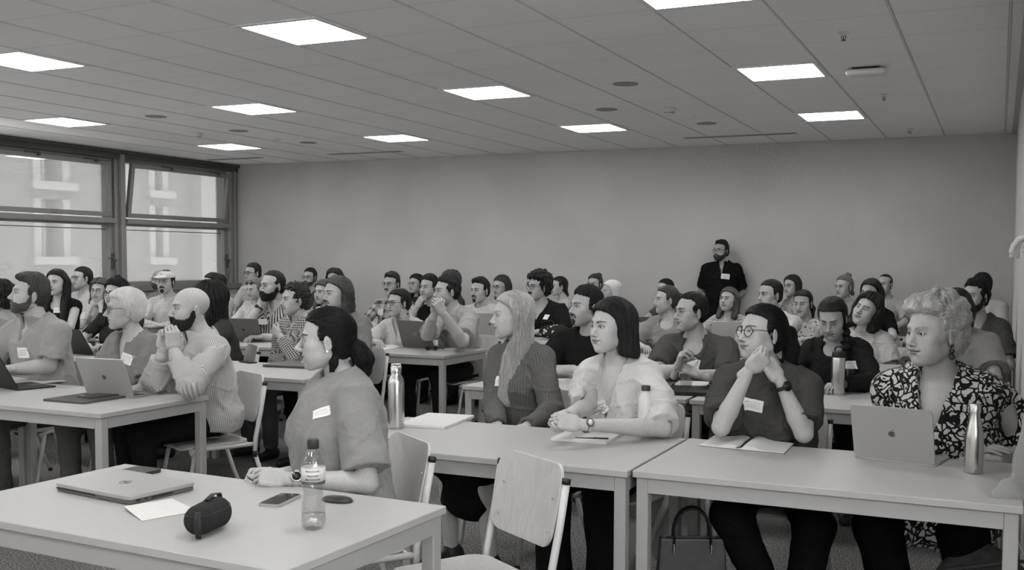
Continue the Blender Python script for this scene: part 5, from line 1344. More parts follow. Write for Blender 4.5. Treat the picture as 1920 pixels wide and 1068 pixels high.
text_on(wb, 'PENNAFORT', .0072, TR((0, 0, .168), rz=yawc-.4-.05), inkm, curve_r=.0343); text_on(wb, '~ Naturelle ~', .0085, TR((0, 0, .156), rz=yawc-.4-.05), inkm, curve_r=.0343); text_on(wb, 'Eau minerale', .0082, TR((0, 0, .146), rz=yawc-.4-.05), inkm, curve_r=.0343)
MB().lathe([(.0338, .131), (.0340, .134), (.0340, .1385), (.0338, .139)], 48).build('label_stripe', m_film('stripe_film', .08, .6), wb, True)
# --- smartphone and dark pouch
def phone(x, y, rz, label, z=.7402, w_=.074, l_=.150, group='phones on the tables', cv=.35):
    o = empty('smartphone', (x, y, z), rz, label, 'phone', group); MB().prism(rrect(w_, l_, .010, 5), 0, .0085).build('case', plain('phone_case', cv, .35), o, 'auto'); MB().prism(rrect(w_-.006, l_-.006, .008, 5), .0086, .0090).build('screen', plain('phone_glass', .01, .08, .6), o); return o
_a, _b, _c, _d = pxy(484, 939, .75), pxy(521, 949, .75), pxy(567, 929, .75), pxy(528, 918, .75); _l = (_c+_d-_a-_b)/2; _m = (_a+_b+_c+_d)/4
phone(_m[0], _m[1], math.atan2(_l[1], _l[0])-PI/2, 'smartphone with light edges lying beside the water bottle')
o = tag(MB().lathe([(0.0, .0), (.036, .0), (.042, .006), (.036, .012), (0.0, .013)], 28, np.diag([1.3, .8, 1, 1.])).build('sunglasses_pouch', plain('black_leather', .03, .35), None, True), 'small black oval pouch behind the water bottle', 'pouch'); o.location = (-1.885, 2.625, .7402)
# --- second row left: laptops, sleeve, pads
def lap_px(bl, br, w_, ang, label, mat, logo=None, z=.74, dpt=None, **k):
    """placed by the two table points under the hinge, as the photo shows them (left, right)"""
    a, b = pxy(*bl, z), pxy(*br, z); c = (a+b)/2; ux = nrm(np.append(b-a, 0))[:2]; fwd_ = np.array([-ux[1], ux[0]])  # away from the camera = towards the user
    d_ = dpt or w_*.69; ctr = c+fwd_*(d_/2); rz = math.atan2(-ux[1], -ux[0])
    return laptop(ctr[0], ctr[1], rz, w_, d_, ang, label, mat, logo, z=z, **k)
lap_px((168, 741), (246, 746), .325, 112, 'open silver laptop on the table in front of the woman with white hair', ALU, 'disc', lm=plain('logo_mirror', .75, .1, .5, 1))
lap_px((-30, 722), (48, 735), .325, 118, 'open black laptop at the left edge, before the man in the polo shirt', BLK, 'disc', lm=plain('logo_mirror', .75, .1, .5, 1))
slab('laptop_sleeve', [pxy(86, 752), pxy(162, 758), pxy(238, 744), pxy(160, 738)], .7402, .011, plain('dark_fabric', .08, .85), 'dark fabric laptop sleeve lying in front of the silver laptop', 'laptop sleeve', r=.015)
slab('tablet', [pxy(152, 745, .75), pxy(172, 748, .75), pxy(222, 741, .75), pxy(190, 737, .75)], .7515, .008, plain('tablet_black', .05, .4), 'small dark tablet lying on the fabric sleeve', 'tablet', r=.01)
slab('notepad', [pxy(20, 712), pxy(62, 716), pxy(84, 706), pxy(40, 701)], .7402, .016, PAPER, 'thick white notepad between the black and silver laptops', 'notepad', r=.003)
slab('worksheet', [pxy(30, 720), pxy(70, 724), pxy(92, 713), pxy(60, 709)], .7401, .0015, PAPER, 'loose white sheet under the hand of the man in the polo shirt', 'paper', r=.002)
# --- third row left
def closed_laptop(pts, label, mat, h=.018):
    o, L_, W_ = slab('laptop', pts, .7402, h, mat, label, 'laptop', 'laptops on the tables', r=.012); MB().box((-L_*.42, -W_/2-.0012, h*.25), (L_*.42, -W_/2+.001, h*.5)).build('seam', BLK, o); return o
closed_laptop([pxy(516, 688), pxy(600, 692), pxy(612, 680), pxy(530, 677)], 'closed grey laptop behind the face of the woman in profile', ALD)
phone(-5.02, 5.90, 1.2, 'black phone at the shoulder of the bald man, on the table behind him', cv=.02)
lap_px((440, 640), (482, 641), .325, 112, 'open dark grey laptop with an apple mark in front of the striped shirt', ALD, 'apple', lm=plain('logo_black', .02, .2))
lap_px((748, 650), (821, 655), .355, 110, 'open dark grey laptop with a ring badge before the man with joined hands', ALD, 'dell', lm=plain('logo_ring', .45, .3, .5, .6))
sg = empty('sunglasses', tuple(np.append(pxy(809, 657), .7402)), .1, 'black sunglasses lying beside the ring badge laptop', 'sunglasses')
for s_ in (-1, 1): v_, q_ = mesh_sdf(Fld().u(sdEll((s_*.034, 0, .022), (.026, .006, .021))), (-.07, -.02, 0), (.07, .02, .05), .004, 1); link('lens', v_, q_, plain('dark_lens', .01, .05, .6), sg); MB().tube([(s_*.062, 0, .03), (s_*.062, .07, .02), (s_*.055, .13, .004)], .003, 6).build('temple', BLK, sg, True)
MB().tube([(-.012, 0, .03), (0, 0, .034), (.012, 0, .03)], .003, 6).build('bridge', BLK, sg, True)
slab('papers', [pxy(703, 655), pxy(745, 657), pxy(747, 648), pxy(709, 647)], .7402, .006, PAPER, 'small stack of white papers before the woman with her hand on her cheek', 'papers', r=.002)
slab('notebook', [pxy(714, 644), pxy(738, 645), pxy(741, 641), pxy(719, 640)], .7402, .02, plain('grey_cover', .25, .6), 'grey notebook behind the stack of papers', 'notebook', r=.003)
lap_px((60+42, 640), (60+92, 644), .33, 115, 'open black laptop behind the shoulder of the man in the polo shirt', BLK, None, key=False)
lap_px((128, 662), (178, 667), .33, 120, 'lower black laptop between the polo shirt and the white haired woman', BLK, None, key=False)
lap_px((903, 628), (938, 629), .33, 108, 'grey laptop in front of the man in the pale tee with the moustache', ALU, 'apple')
lap_px((1190, 640), (1236, 640), .34, 105, 'laptop covered in round stickers behind the bobbed woman', plain('lid_grey', .10, .5), None, stickers=1)
lap_px((1338, 652), (1396, 652), .34, 106, 'white laptop lid in front of the woman with shoulder length hair', plain('lid_white', .62, .4), None)
lap_px((1832, 668), (1858, 668), .30, 104, 'small white tablet standing before the bearded man in grey', plain('lid_white', .62, .4), None, key=False)
phone(-.02, 9.45, 1.4, 'black phone on the table before the bearded man in grey', cv=.02)
_n = ony(306, 610, 7.55); slab('notebook', [(_n[0]-.12, 7.45), (_n[0]+.12, 7.45), (_n[0]+.12, 7.62), (_n[0]-.12, 7.62)], .7402, .02, PAPER, 'white notebook under the hands of the man in the cap', 'notebook', r=.003)
# flowered bag
o = empty('flowered_bag', tuple(np.append(pxy(1040, 636), .7402)), .2, 'soft flowered bag lying on the table before the man with the big curls', 'bag')
F = Fld().u(sdEll((0, 0, .075), (.15, .09, .072))).i(sdHalf((0, 0, .001), (0, 0, -1)), .01).o(lambda P: .008*snoise(P, 30, 3)); v_, q_ = mesh_sdf(F, (-.17, -.12, 0), (.17, .12, .17), .008, 1)
link('pouch', v_, q_, m_cloth(.03, 'floral', .6, .8), o, attrs={'gc': v_})
MB().tube([(-.10, -.04, .10), (-.12, -.06, .17), (-.02, -.07, .19), (.03, -.05, .13)], .004, 6).build('strap', BLK, o, True)
# --- right: steel bottle, notebooks, pen, white bottle
def lathe_thing(name, x, y, label, cat, parts, group=None, z=.7401, rz=0):
    o = empty(name, (x, y, z), rz, label, cat, group)
    for pn, prof, mat, kw in parts: MB().lathe(prof, kw.get('n', 40), kw.get('M'), kw.get('mod')).build(pn, mat, o, True).data.set_sharp_from_angle(angle=math.radians(50))
    return o
bx_, by_ = pxy(743, 802)
o = lathe_thing('steel_bottle', bx_, by_, 'tall brushed steel bottle with a round lid beside the woman in profile', 'bottle', [('bottle_body', [(.033, 0), (.036, .003), (.0365, .010), (.0365, .205), (.034, .220), (.026, .236), (.0235, .242), (.0235, .254)], STEEL, {}), ('lid', [(.0245, .255), (.0245, .278), (.020, .282), (0.0, .282)], STEEL, {})], 'steel bottles')
MB().tube([(-.024, 0, .272), (-.018, 0, .290), (.018, 0, .290), (.024, 0, .272)], .0035, 8, M=TR(rz=yaw_of(np.array([bx_, by_])))).build('lid_loop', STEEL, o, True)
def notebook(pts, label, h=.012, cover=None):
    P = np.array(pts); o, L_, W_ = slab('notebook', pts, .7402, h, PAPER, label, 'notebook', 'notebooks on the tables', r=.003)
    MB().prism(rrect(L_+.004, W_+.004, .004, 3), -.0001, .0016).build('cover', cover or plain('grey_cover', .35, .6), o); return o
notebook([pxy(745, 800), pxy(832, 804), pxy(890, 783), pxy(800, 777)], 'closed white notebook right of the tall steel bottle')
notebook([pxy(1036, 826), pxy(1140, 834), pxy(1175, 809), pxy(1078, 803)], 'white notebook with a black pen lying on it, before the bobbed woman')
a_, b_ = onz(1078, 820, .7545), onz(1141, 822, .7545)
o = empty('ballpoint_pen', ((a_+b_)/2), 0, 'black ballpoint pen lying on the white notebook', 'pen'); d_ = (b_-a_)/2
MB().tube([-d_, d_*.1], [.0022, .0038], 10).build('barrel', plain('pen_grey', .06, .4), o, True); MB().tube([d_*.1, d_], [.0046, .0044], 10).build('pen_cap', BLK, o, True)
x_, y_ = pxy(1210, 818)
lathe_thing('white_bottle', x_, y_, 'matt white drinking bottle with a dark screw cap before the bobbed woman', 'bottle', [('bottle_body', [(.030, 0), (.033, .003), (.0335, .012), (.0335, .150), (.031, .168), (.022, .188), (.0185, .194), (.0185, .200)], plain('white_enamel', .62, .35), {}), ('screw_cap', [(.0195, .2005), (.0195, .221), (.0175, .223), (0.0, .223)], plain('dark_cap', .03, .5), {})])
# open book
ob_ = empty('open_notebook', tuple(np.append((pxy(1310, 832)+pxy(1487, 835)+pxy(1470, 849)+pxy(1345, 818))/4, .7402)), 0, 'open notebook with a ribbon lying before the woman in round glasses', 'notebook')
q0, q1, q2, q3 = pxy(1311, 836), pxy(1470, 851), pxy(1488, 832), pxy(1340, 817); cc = np.array(ob_.location)[:2]
def opage(u, v, t=0):
    p = (q0*(1-u)+q1*u)*(1-v)+(q3*(1-u)+q2*u)*v-cc; e = abs(u-.49); zz = .004+.015*math.exp(-((e-.10)/.13)**2)*(1 if e > .02 else .35)
    return (p[0], p[1], zz+t)
m = MB().grid(lambda u, v: opage(u, v), 41, 5); m.grid(lambda u, v: opage(1-u, v)[:2]+(.0025,), 41, 5)
rim = [(i/40, 0) for i in range(41)]+[(1, j/4) for j in range(1, 5)]+[(i/40, 1) for i in range(39, -1, -1)]+[(0, j/4) for j in range(3, 0, -1)]
base_ = len(m.v); m.v += [opage(u, v) for u, v in rim]+[opage(u, v)[:2]+(.0025,) for u, v in rim]; n_ = len(rim); m.f += [(base_+k, base_+n_+k, base_+n_+(k+1) % n_, base_+(k+1) % n_) for k in range(n_)]
m.build('pages', PAPER, ob_, 'auto')
pq = [q0-cc, q1-cc, q2-cc, q3-cc]; MB().prism([tuple(p*1.012) for p in pq], 0, .0024).build('cover', plain('grey_cover', .12, .6), ob_)
MB().tube([opage(.49, .95, .004), opage(.485, .5, .006), opage(.50, .05, .005), opage(.47, -.12, -.001)], .0016, 6, flat=3).build('ribbon', BLK, ob_, True)
lap_px((1598, 857), (1757, 876), .305, 106, 'open silver laptop with an apple mark in front of the woman with blonde hair', ALU, 'apple', lm=plain('logo_grey', .16, .2, .5, .7), dpt=.215)
x_, y_ = pxy(1825, 886)
lathe_thing('steel_bottle', x_, y_, 'slim curved steel bottle with fluted foot right of the silver laptop', 'bottle', [('bottle_body', [(.027, 0), (.0315, .004), (.0325, .012), (.033, .03), (.033, .120), (.0305, .150), (.0225, .185), (.0185, .205), (.0180, .220)], STEEL, {'mod': lambda i, a: 1+(.05*math.cos(8*a) if i < 2 else 0), 'n': 64}), ('lid', [(.0205, .2205), (.0205, .247), (.018, .251), (0.0, .252)], STEEL, {})], 'steel bottles')
x_, y_ = pxy(1571, 739)
o = lathe_thing('steel_bottle', x_, y_, 'short wide steel bottle with a black loop cap before the woman with the braid', 'bottle', [('bottle_body', [(.035, 0), (.038, .004), (.0385, .012), (.0385, .205), (.036, .214)], STEEL, {}), ('cap', [(.038, .2145), (.038, .232), (.034, .246), (.024, .250), (0.0, .251)], BLK, {})], 'steel bottles')
MB().tube([(.022*math.cos(a), 0, .256+.022*math.sin(a)) for a in np.linspace(-.3, PI+.3, 14)], .005, 8).build('cap_loop', BLK, o, True)
x_, y_ = pxy(1593, 731)
lathe_thing('drinking_glass', x_, y_, 'clear glass tumbler beside the steel bottle with the black loop cap', 'glass', [('glass_wall', [(.028, 0), (.036, .13), (.0345, .13), (.027, .006)], PET, {})])
x_, y_ = pxy(512, 625)
lathe_thing('steel_bottle', x_, y_+.05, 'steel bottle with black cap in front of the bearded man in stripes', 'bottle', [('bottle_body', [(.03, 0), (.034, .004), (.034, .15), (.022, .185), (.021, .20)], STEEL, {}), ('cap', [(.025, .2005), (.025, .235), (.022, .238), (0.0, .238)], BLK, {})], 'steel bottles')
closed_laptop([pxy(1250, 742), pxy(1330, 742), pxy(1338, 729), pxy(1262, 724)], 'closed black laptop under the arms of the man in round glasses', BLK, .022)
slab('papers', [pxy(1262, 720, .77), pxy(1330, 722, .77), pxy(1325, 714, .77), pxy(1275, 712, .77)], .7632, .004, PAPER, 'white papers on the closed black laptop', 'papers', r=.002)
slab('worksheet', [pxy(1060, 712), pxy(1085, 716), pxy(1090, 706), pxy(1066, 703)], .7401, .003, PAPER, 'white sheet behind the woman with long fair hair', 'paper', r=.002)
# --- bags on the floor
LEA = plain('bag_leather', .028, .38, .5, 0, .4, 18, .15)
p0, p1 = at(1232, 1000, 3.95), at(1362, 1000, 3.95); ctr = (p0+p1)/2; ux = nrm((p1-p0)*[1, 1, 0]); uy = np.cross([0, 0, 1], ux)
tb = empty('tote_bag', (ctr[0], ctr[1], 0), math.atan2(ux[1], ux[0]), 'black leather tote bag with two handles standing under the long front table', 'bag')
topz = at(1290, 1006, 3.95)[2]; HW = np.linalg.norm(p1-p0)/2+.01
v_, q_ = mesh_sdf(Fld().u(lambda P: np.maximum(np.maximum(np.abs(P[:, 0])-(HW-.025*np.abs(P[:, 2]/topz-.5)*0-.03*(P[:, 2]/topz-.3)), np.abs(P[:, 1])-(.075-.055*P[:, 2]/topz))*.92, np.maximum(P[:, 2]-topz, -P[:, 2]+.002))).d(lambda P: np.maximum(np.maximum(np.abs(P[:, 0])-(HW-.045), np.abs(P[:, 1])-(.066-.055*P[:, 2]/topz)), topz-.06-P[:, 2]), .002), (-HW-.03, -.09, 0), (HW+.03, .09, topz+.02), .006); link('bag_body', v_, q_, LEA, tb)
for sy in (-1, 1):
    h = MB().tube([(-.072, sy*.024, topz-.045), *[(-.070*math.cos(t_), sy*(.026-.012*math.sin(t_)), topz+.02+.095*math.sin(t_)) for t_ in np.linspace(0, PI, 13)], (.072, sy*.024, topz-.045)], .0055, 8, flat=2).build('handle', BLK, tb, True)
    for sx in (-1, 1): MB().box((sx*.072-.003, sy*.0315, topz-.058), (sx*.072+.003, sy*.036, topz-.02), .001).build('metal_tab', STEEL, h)
# light rucksack behind the tote
c = at(1284, 975, 4.75); bp = empty('rucksack', (c[0], c[1]+.02, 0), .5, 'pale grey rucksack with straps lying behind the black tote bag', 'rucksack')
F = Fld().u(sdEll((0, 0, .23), (.15, .11, .24))).u(sdEll((.0, -.07, .14), (.12, .08, .12)), .03).i(sdHalf((0, 0, .003), (0, 0, -1)), .02).o(lambda P: .008*snoise(P, 22, 8)); v_, q_ = mesh_sdf(F, (-.2, -.2, 0), (.2, .2, .5), .009, 1); link('bag_body', v_, q_, plain('pale_canvas', .55, .8, .3, 0, .08, 30, .2), bp); bp.scale = (1.2, 1.1, 1.25)
for s_ in (-1, 1): MB().tube([(s_*.06, -.10, .40), (s_*.10-.05, -.17, .25), (s_*.12-.12, -.19, .10), (s_*.06-.2, -.16, .04)], .008, 8, flat=2.6).build('strap', plain('strap_grey', .42, .7), bp, True)
# dark bag at the lower right, and pale folder
c = at(1862, 1030, 3.75); bg = empty('shoulder_bag', (c[0]-.03, c[1], 0), .1, 'dark fabric shoulder bag with a ring standing under the right end of the front table', 'bag')
F = Fld().u(sdEll((0, 0, .22), (.19, .09, .25))).i(sdHalf((0, 0, .003), (0, 0, -1)), .02).o(lambda P: .010*snoise(P, 16, 18)); v_, q_ = mesh_sdf(F, (-.22, -.14, 0), (.22, .14, .5), .009, 1); link('bag_body', v_, q_, plain('dark_canvas', .06, .8, .3, 0, .3, 30, .2), bg)
MB().tube([(.10+.018*math.cos(a), -.082, .36+.018*math.sin(a)) for a in np.linspace(0, 2*PI, 14)[:-1]], .003, 6, closed=True).build('ring', STEEL, bg, True); MB().tube([(-.15, -.03, .36), (-.05, -.10, .40), (.08, -.09, .43), (.17, -.03, .42)], .007, 8, flat=2.5).build('strap', plain('dark_fabric', .08, .85), bg, True)
tag(MB().tube([at(1896, 955, 3.45), at(1898, 985, 3.46), at(1905, 1010, 3.5), at(1916, 1030, 3.55), at(1925, 1060, 3.55)], .0035, 8).build('charging_cable', plain('cable_white', .75, .4), None, True), 'white cable hanging from the right end of the front table', 'cable')
# ------------------------------------------------------------------ worn things
def watch(I, side, v=.03, face=.02, r=.0295, metal=0, back=.035, size=.017):
    a = I['A'][side]; ax = nrm(a['w']-a['e']); c = a['w']-ax*back; s = I['s']
    n = -np.array(a['pn'], float); n = nrm(n-ax*np.dot(n, ax)); b = np.cross(ax, n); M = frame(c, b, ax, n)
    R = r*s
    P = [(R*1.12*math.cos(t), 0, R*math.sin(t)) for t in np.linspace(0, 2*PI, 28)[:-1]]
    o = MB().tube(P, .0018, 6, closed=True, M=M@np.diag([1, 1, 1, 1.])); V = []
    m = MB().grid(lambda u, v_: ((R*1.10+.001)*math.cos(2*PI*u), (v_-.5)*.017, (R+.001)*math.sin(2*PI*u)), 28, 3, M, closed_u=True)
    m.grid(lambda u, v_: ((R*1.10+.0035)*math.cos(-2*PI*u), (v_-.5)*.017, (R+.0035)*math.sin(-2*PI*u)), 28, 3, M, closed_u=True)
    w_ = link('wristwatch', I['RL'](m.v), m.f, plain('watch_strap', v, .4, .5, metal), I['root'])
    m = MB().lathe([(size, 0), (size*1.05, .004), (size, .009), (size*.86, .0095)], 24, M@TR((0, 0, R-.002))); link('watch_case', I['RL'](m.v), m.f, plain('watch_case', .5 if metal else v, .25, .5, 1 if metal else 0), w_)
    m = MB().lathe([(size*.80, .0097), (0.0, .0098)], 24, M@TR((0, 0, R-.002))); link('dial', I['RL'](m.v), m.f, plain('dial', face, .15), w_)
def hloc(I, *p): return I['HM'][:3, :3]@np.array(p)+I['HM'][:3, 3]
def earring(I, sg, drops, v=.05, r=.007, step=.016, z0=-.040):
    m = MB(); c = hloc(I, sg*.086, -.008, z0); p = c.copy()
    for k in range(drops):
        rr = r*(1+.35*k); p = p-np.array([0, 0, step*(.6 if k == 0 else 1)]) if k else p; m.lathe([(0., -rr), (rr*.7, -rr*.7), (rr, 0), (rr*.7, rr*.7), (0., rr)], 14, frame(p, I['imr'], I['cam2'], (0, 0, 1)))
    m.tube([c+[0, 0, .004], p], .001, 5); link('earring', I['RL'](m.v), m.f, plain('earring', v, .3, .5, .4), I['root'])
def necklace(I, dep=.17, v=.5, pend=True, w_=.075, r=.0012):
    pts = []
    for t in np.linspace(-1, 1, 25):
        p = I['T'](t*w_*(1 if abs(t) > .5 else 1), .30, -.02-dep*(1-abs(t)**1.3)); q = lattice_surf(I['skin'], p, -I['by'], .5); pts.append(q+I['by']*.002)
    m = MB().tube(pts, r, 5)
    if pend: m.lathe([(0., -.008), (.004, -.002), (0., .004)], 10, frame(pts[12]-[0, 0, .008], I['imr'], I['cam2'], (0, 0, 1)))
    link('necklace', I['RL'](m.v), m.f, plain('fine_chain', v, .3, .5, .7), I['root'])
def scrunchie(I, p, r, v=.6, tilt=0.):
    m = MB().tube([(r*math.cos(t), 0, r*math.sin(t)) for t in np.linspace(0, 2*PI, 20)[:-1]], .0035, 6, closed=True, M=I['HM']@TR(p, rx=tilt)); link('hair_tie', I['RL'](m.v), m.f, plain('hair_tie', v, .7), I['root'])
def cap_on(I, v=.62):
    F = Fld().u(sdEll((0, -.010, .050), (.092, .112, .082))).i(sdHalf((0, 0, .052), (0, -.12, -1)), .004)
    F.u(sdEll((0, .120, .060), (.068, .062, .0065), np.array(Matrix.Rotation(-.18, 3, 'X'))), .006); V, Q = mesh_sdf(F, (-.11, -.13, .02), (.11, .20, .15), .004, 1)
    link('cap', I['RL'](V@I['HM'][:3, :3].T+I['HM'][:3, 3]), Q, plain('cap_cotton', v, .9), I['root'])
    text_on(I['root'], 'AZ', .026, np.block([[frame(hloc(I, .0, .103, .092)-np.array(I['root'].location), I['HM'][:3, 0]*-1, I['HM'][:3, 2], I['HM'][:3, 1])]]), plain('cap_print', .06, .8), 'cap_lettering')
def shades_up(I, z=.085, y=.065):
    m = MB()
    for sg in (-1, 1): m.lathe([(0., .0), (.022, .0), (.024, .004), (0., .006)], 16, I['HM']@TR((sg*.030, y, z), rx=-PI/2+.5))
    m.tube([I['HM'][:3, :3]@np.array(q)+I['HM'][:3, 3] for q in ((-.075, -.03, z-.01), (-.055, y, z), (.055, y, z), (.075, -.03, z-.01))], .003, 6); link('raised_sunglasses', I['RL'](m.v), m.f, plain('dark_lens', .01, .08, .6), I['root'])
G0 = {}
WHO = {}
def P(key, px, py, zc, who, label, Y=None, **k):
    if Y:      # sit the person at the depth their row of tables leaves free, keeping the size seen
        q = Y/at(px, py, zc)[1]; zc *= q; k['s'] = k.get('s', 1.)*q**.8
    WHO[key] = who; return person(key, px, py, zc, label, **k)
# ------------------------------------------------------------------ nearest people
I = P('P1', 612, 637, 3.72, 'the woman in profile', 'person in grey short sleeved top, dark low ponytail, in profile behind the foreground table', hv=94, bv=72, s=.93, fem=1, hair='pony', vol=.85, hcol=.010, hamp=.8,
      tail=[('ponytail', [((.0, -.090, -.012), .026), ((.0, -.118, -.040), .034), ((0, -.140, -.082), .038), ((0, -.138, -.128), .026), ((0, -.125, -.150), .010)]), ('loose_lock', [((-.058, -.040, -.050), .010), ((-.056, -.030, -.085), .012), ((-.052, -.020, -.120), .004)])],
      near=2, nst=2600, top=dict(v=.23, sleeve=.86, neck='crew', loose=.020, name='sweater', fold=.9), w=1.10, d=1.28, lean=.02, arms='table', legv=.012, skin=.50, hk=dict(nose=1.35, open_eye=.62, jaw=1.02, fat=.3),
      Lh=dict(e=(690, 905, 3.50), w=(537, 897, 3.42), pose='clasp', fd=(-.95, -.12, .10), pn=(-.1, -.85, -.5)), R=dict(e=(610, 880, 3.85), w=(508, 892, 3.58), pose='clasp', fd=(-.8, .5, .10), pn=(-.1, .9, -.2)), gaze=(0, -.12), hp=2, thick=1.25, badge=dict(px=603, py=773, zc=3.6, w=.070, h=.034, rot=18), seed=1)
watch(I, 'L', .55, .03, .030, 1, .030, .019); earring(I, -1, 1, .75, .006); scrunchie(I, (0, -.098, -.022), .028, .6, .5)
I = P('P2', 960, 592, 5.15, 'the woman with long fair hair', 'person with very long fair hair in dark knitted sweater, in profile beside the steel bottle', hv=80, bv=42, s=.97, fem=1, hair='long', hL=.44, vol=.9, hcol=.42, hair2=.95, near=2, nst=4200,
      top=dict(v=.045, v2=.17, pat='knit', sleeve=1.93, neck='turtle', loose=.008, name='sweater'), lean=.06, arms=('lap', 'lap'), legs='skirt', legv=.010, skin=.56, brow=.62, hk=dict(nose=1.0, jaw=.96, open_eye=.9), w=1.0, badge=dict(px=941, py=714, zc=5.0, w=.07, h=.05, rot=4), seed=2,
      R=dict(e=(925, 760, 5.1), w=(935, 800, 4.85), pose='relax', fd=(.4, .7, -.2), pn=(0, 0, -1)), Lh=dict(e=(1035, 770, 4.95), w=(985, 800, 4.75), pose='relax', fd=(-.5, .6, -.1), pn=(0, 0, -1)), hwild=.14)
I = P('P3', 1146, 612, 4.62, 'the woman in the white blouse', 'person with chin length dark bob in white puff sleeved blouse, hands joined on table', hv=52, bv=30, s=1.0, fem=1, hair='bob', hL=.125, vol=.95, hcol=.020, hair2=.08, near=2, nst=3800, top=dict(v=.66, sleeve=.95, neck='deepv', puff=.012, loose=.008, name='blouse', fold=1.5), lean=.16, w=1.04, d=1.05, skin=.54,
      Lh=dict(e=(1243, 803, 4.35), w=(1088, 795, 4.15), pose='clasp', fd=(-.9, .25, .18), pn=(-.3, -.8, -.4)), R=dict(e=(1104, 762, 4.50), w=(1062, 778, 4.24), pose='clasp', fd=(-.55, .7, -.1), pn=(.5, .5, -.6)), hk=dict(nose=.95, jaw=1.05, fat=.25, open_eye=.85), brow=.2, legs='wide', legv=.010, legw=1.15, badge=dict(px=1124, py=764, zc=4.5, w=.085, h=.055, rot=-2), seed=3, arms='table')
watch(I, 'L', .10, .7, .0275, 0, .030, .017); earring(I, -1, 2, .75, .006); necklace(I, .16, .35)
I = P('P4', 1428, 626, 4.34, 'the woman in round glasses', 'person in round dark glasses and dark shirt, chin resting on both hands above open notebook', hv=54, bv=14, hp=-7, hr=-4, s=.99, fem=1, hair='pony', vol=1.0, hcol=.012, near=2, nst=2800,
      tail=[('ponytail', [((.0, -.095, .040), .026), ((-.005, -.135, .010), .034), ((-.010, -.155, -.050), .036), ((-.010, -.150, -.110), .028), ((-.01, -.135, -.160), .010)])], top=dict(v=.065, sleeve=.80, neck='crew', collar=True, loose=.014, name='shirt'), lean=.30, w=1.10, d=1.08, skin=.52,
      Lh=dict(e=(1507, 812, 4.18), w=(1462, 712, 4.16), pose='bent', fd=(-.55, .12, .80), pn=(-.55, -.75, -.2)), R=dict(e=(1352, 800, 4.22), w=(1404, 694, 4.16), pose='fist', fd=(.55, .2, .55), pn=(.1, -.8, .5)), glasses=dict(v=.012, shape='round', r=.0235, thick=.0018), hk=dict(nose=.95, jaw=1.06, fat=.5), brow=.18,
      gaze=(.1, .15), legv=.007, legw=1.25, kneeR=(1372, 965, 3.95), footR=(1445, 1130, 3.98), kneeL=(1528, 985, 3.98), footL=(1492, 1150, 4.0), badge=dict(px=1412, py=759, zc=4.35, w=.085, h=.050, rot=-8), seed=4, arms='chin', iris=.05)
watch(I, 'L', .015, .015, .0285, 0, .030, .021); earring(I, -1, 1, .6, .003)
I = P('P5', 1750, 624, 4.08, 'the woman with blonde swept hair', 'person with short swept blonde hair in leopard print blouse behind the front silver laptop', hv=48, bv=12, s=1.10, fem=1, hair='fluffy', hcol=.58, hair2=1.0, near=2, nst=6500, hwild=.14, hamp=1.7, top=dict(v=.70, v2=.010, pat='leopard', sleeve=1.42, neck='deepv', loose=.020, name='blouse', sc=1.3, hem=.40, lap=.78), lean=.16, w=1.16, d=1.22, skin=.54,
      R=dict(e=(1700, 812, 4.22), w=(1797, 841, 4.02), pose='flat', fd=(.95, .12, .12), pn=(0, -.2, -1)), Lh=dict(e=(1935, 852, 4.10), w=(1850, 862, 3.95), pose='relax', fd=(-.9, .3, -.02), pn=(0, 0, -1)), hk=dict(nose=1.0, jaw=1.06, fat=.6, open_eye=.72), brow=.72, legv=.006, legw=1.28, kneeR=(1645, 985, 3.86), footR=(1690, 1180, 3.95), kneeL=(1805, 1000, 3.82), footL=(1830, 1200, 3.92), seed=5, arms='folded', hp=2)
watch(I, 'R', .6, .5, .028, 1, .012, .012); earring(I, -1, 3, .05, .008, .022)
I = P('P6', 2085, 400, 3.05, 'the person at the right edge', 'person standing at the right photo edge, only pale sleeve and fingertips visible', hv=90, stand=True, s=1.0, near=1, top=dict(v=.34, sleeve=.9, neck='crew', loose=.02), arms=('table', 'table'), Lh=dict(e=(1968, 640, 2.75), w=(2030, 560, 2.65), pose='relax', fd=(.3, 0, 1), pn=(1, 0, 0)), R=dict(e=(2060, 560, 3.1), w=(2004, 447, 3.0), pose='relax', fd=(-1, 0, .12), pn=(0, 0, -1)), chair=False, seed=6)
# ------------------------------------------------------------------ second row, window side
I = P('L1', 55, 553, 6.35, 'the man in the polo shirt', 'person with swept brown hair and short beard in grey polo shirt, forearm on the table', hv=78, bv=55, hp=-9, s=1.02, hair='quiff', hcol=.045, hair2=.16, beard='full', bt=.0030, bcol=.06, near=1, nst=1200, top=dict(v=.30, sleeve=.80, neck='shirt', collar=True, loose=.012, name='polo_shirt'), lean=.16, w=1.12, d=1.05, skin=.52, brow=.3,
      Lh=dict(e=(92, 686, 6.25), w=(8, 694, 6.02), pose='relax', fd=(-1, 0, -.1), pn=(0, 0, -1)), arms='table', legv=.06, badge=dict(px=43, py=661, zc=6.2, w=.09, h=.065, rot=3), seed=7)
I = P('L2', 234, 580, 6.08, 'the woman with white hair', 'person with short white hair and glasses in grey linen blouse, beside the bald man', hv=84, bv=48, hp=0, s=1.0, fem=1, hair='crop', hcol=.78, hair2=1.0, near=1, nst=2600, glasses=dict(v=.05, r=.021), top=dict(v=.20, sleeve=.8, neck='v', loose=.012, name='blouse', fold=1.5), lean=.14, skin=.50, brow=.7, hk=dict(nose=1.15, jaw=.98), arms='lap', legv=.07, badge=dict(px=238, py=673, zc=5.95, w=.085, h=.06, rot=-16), seed=8)
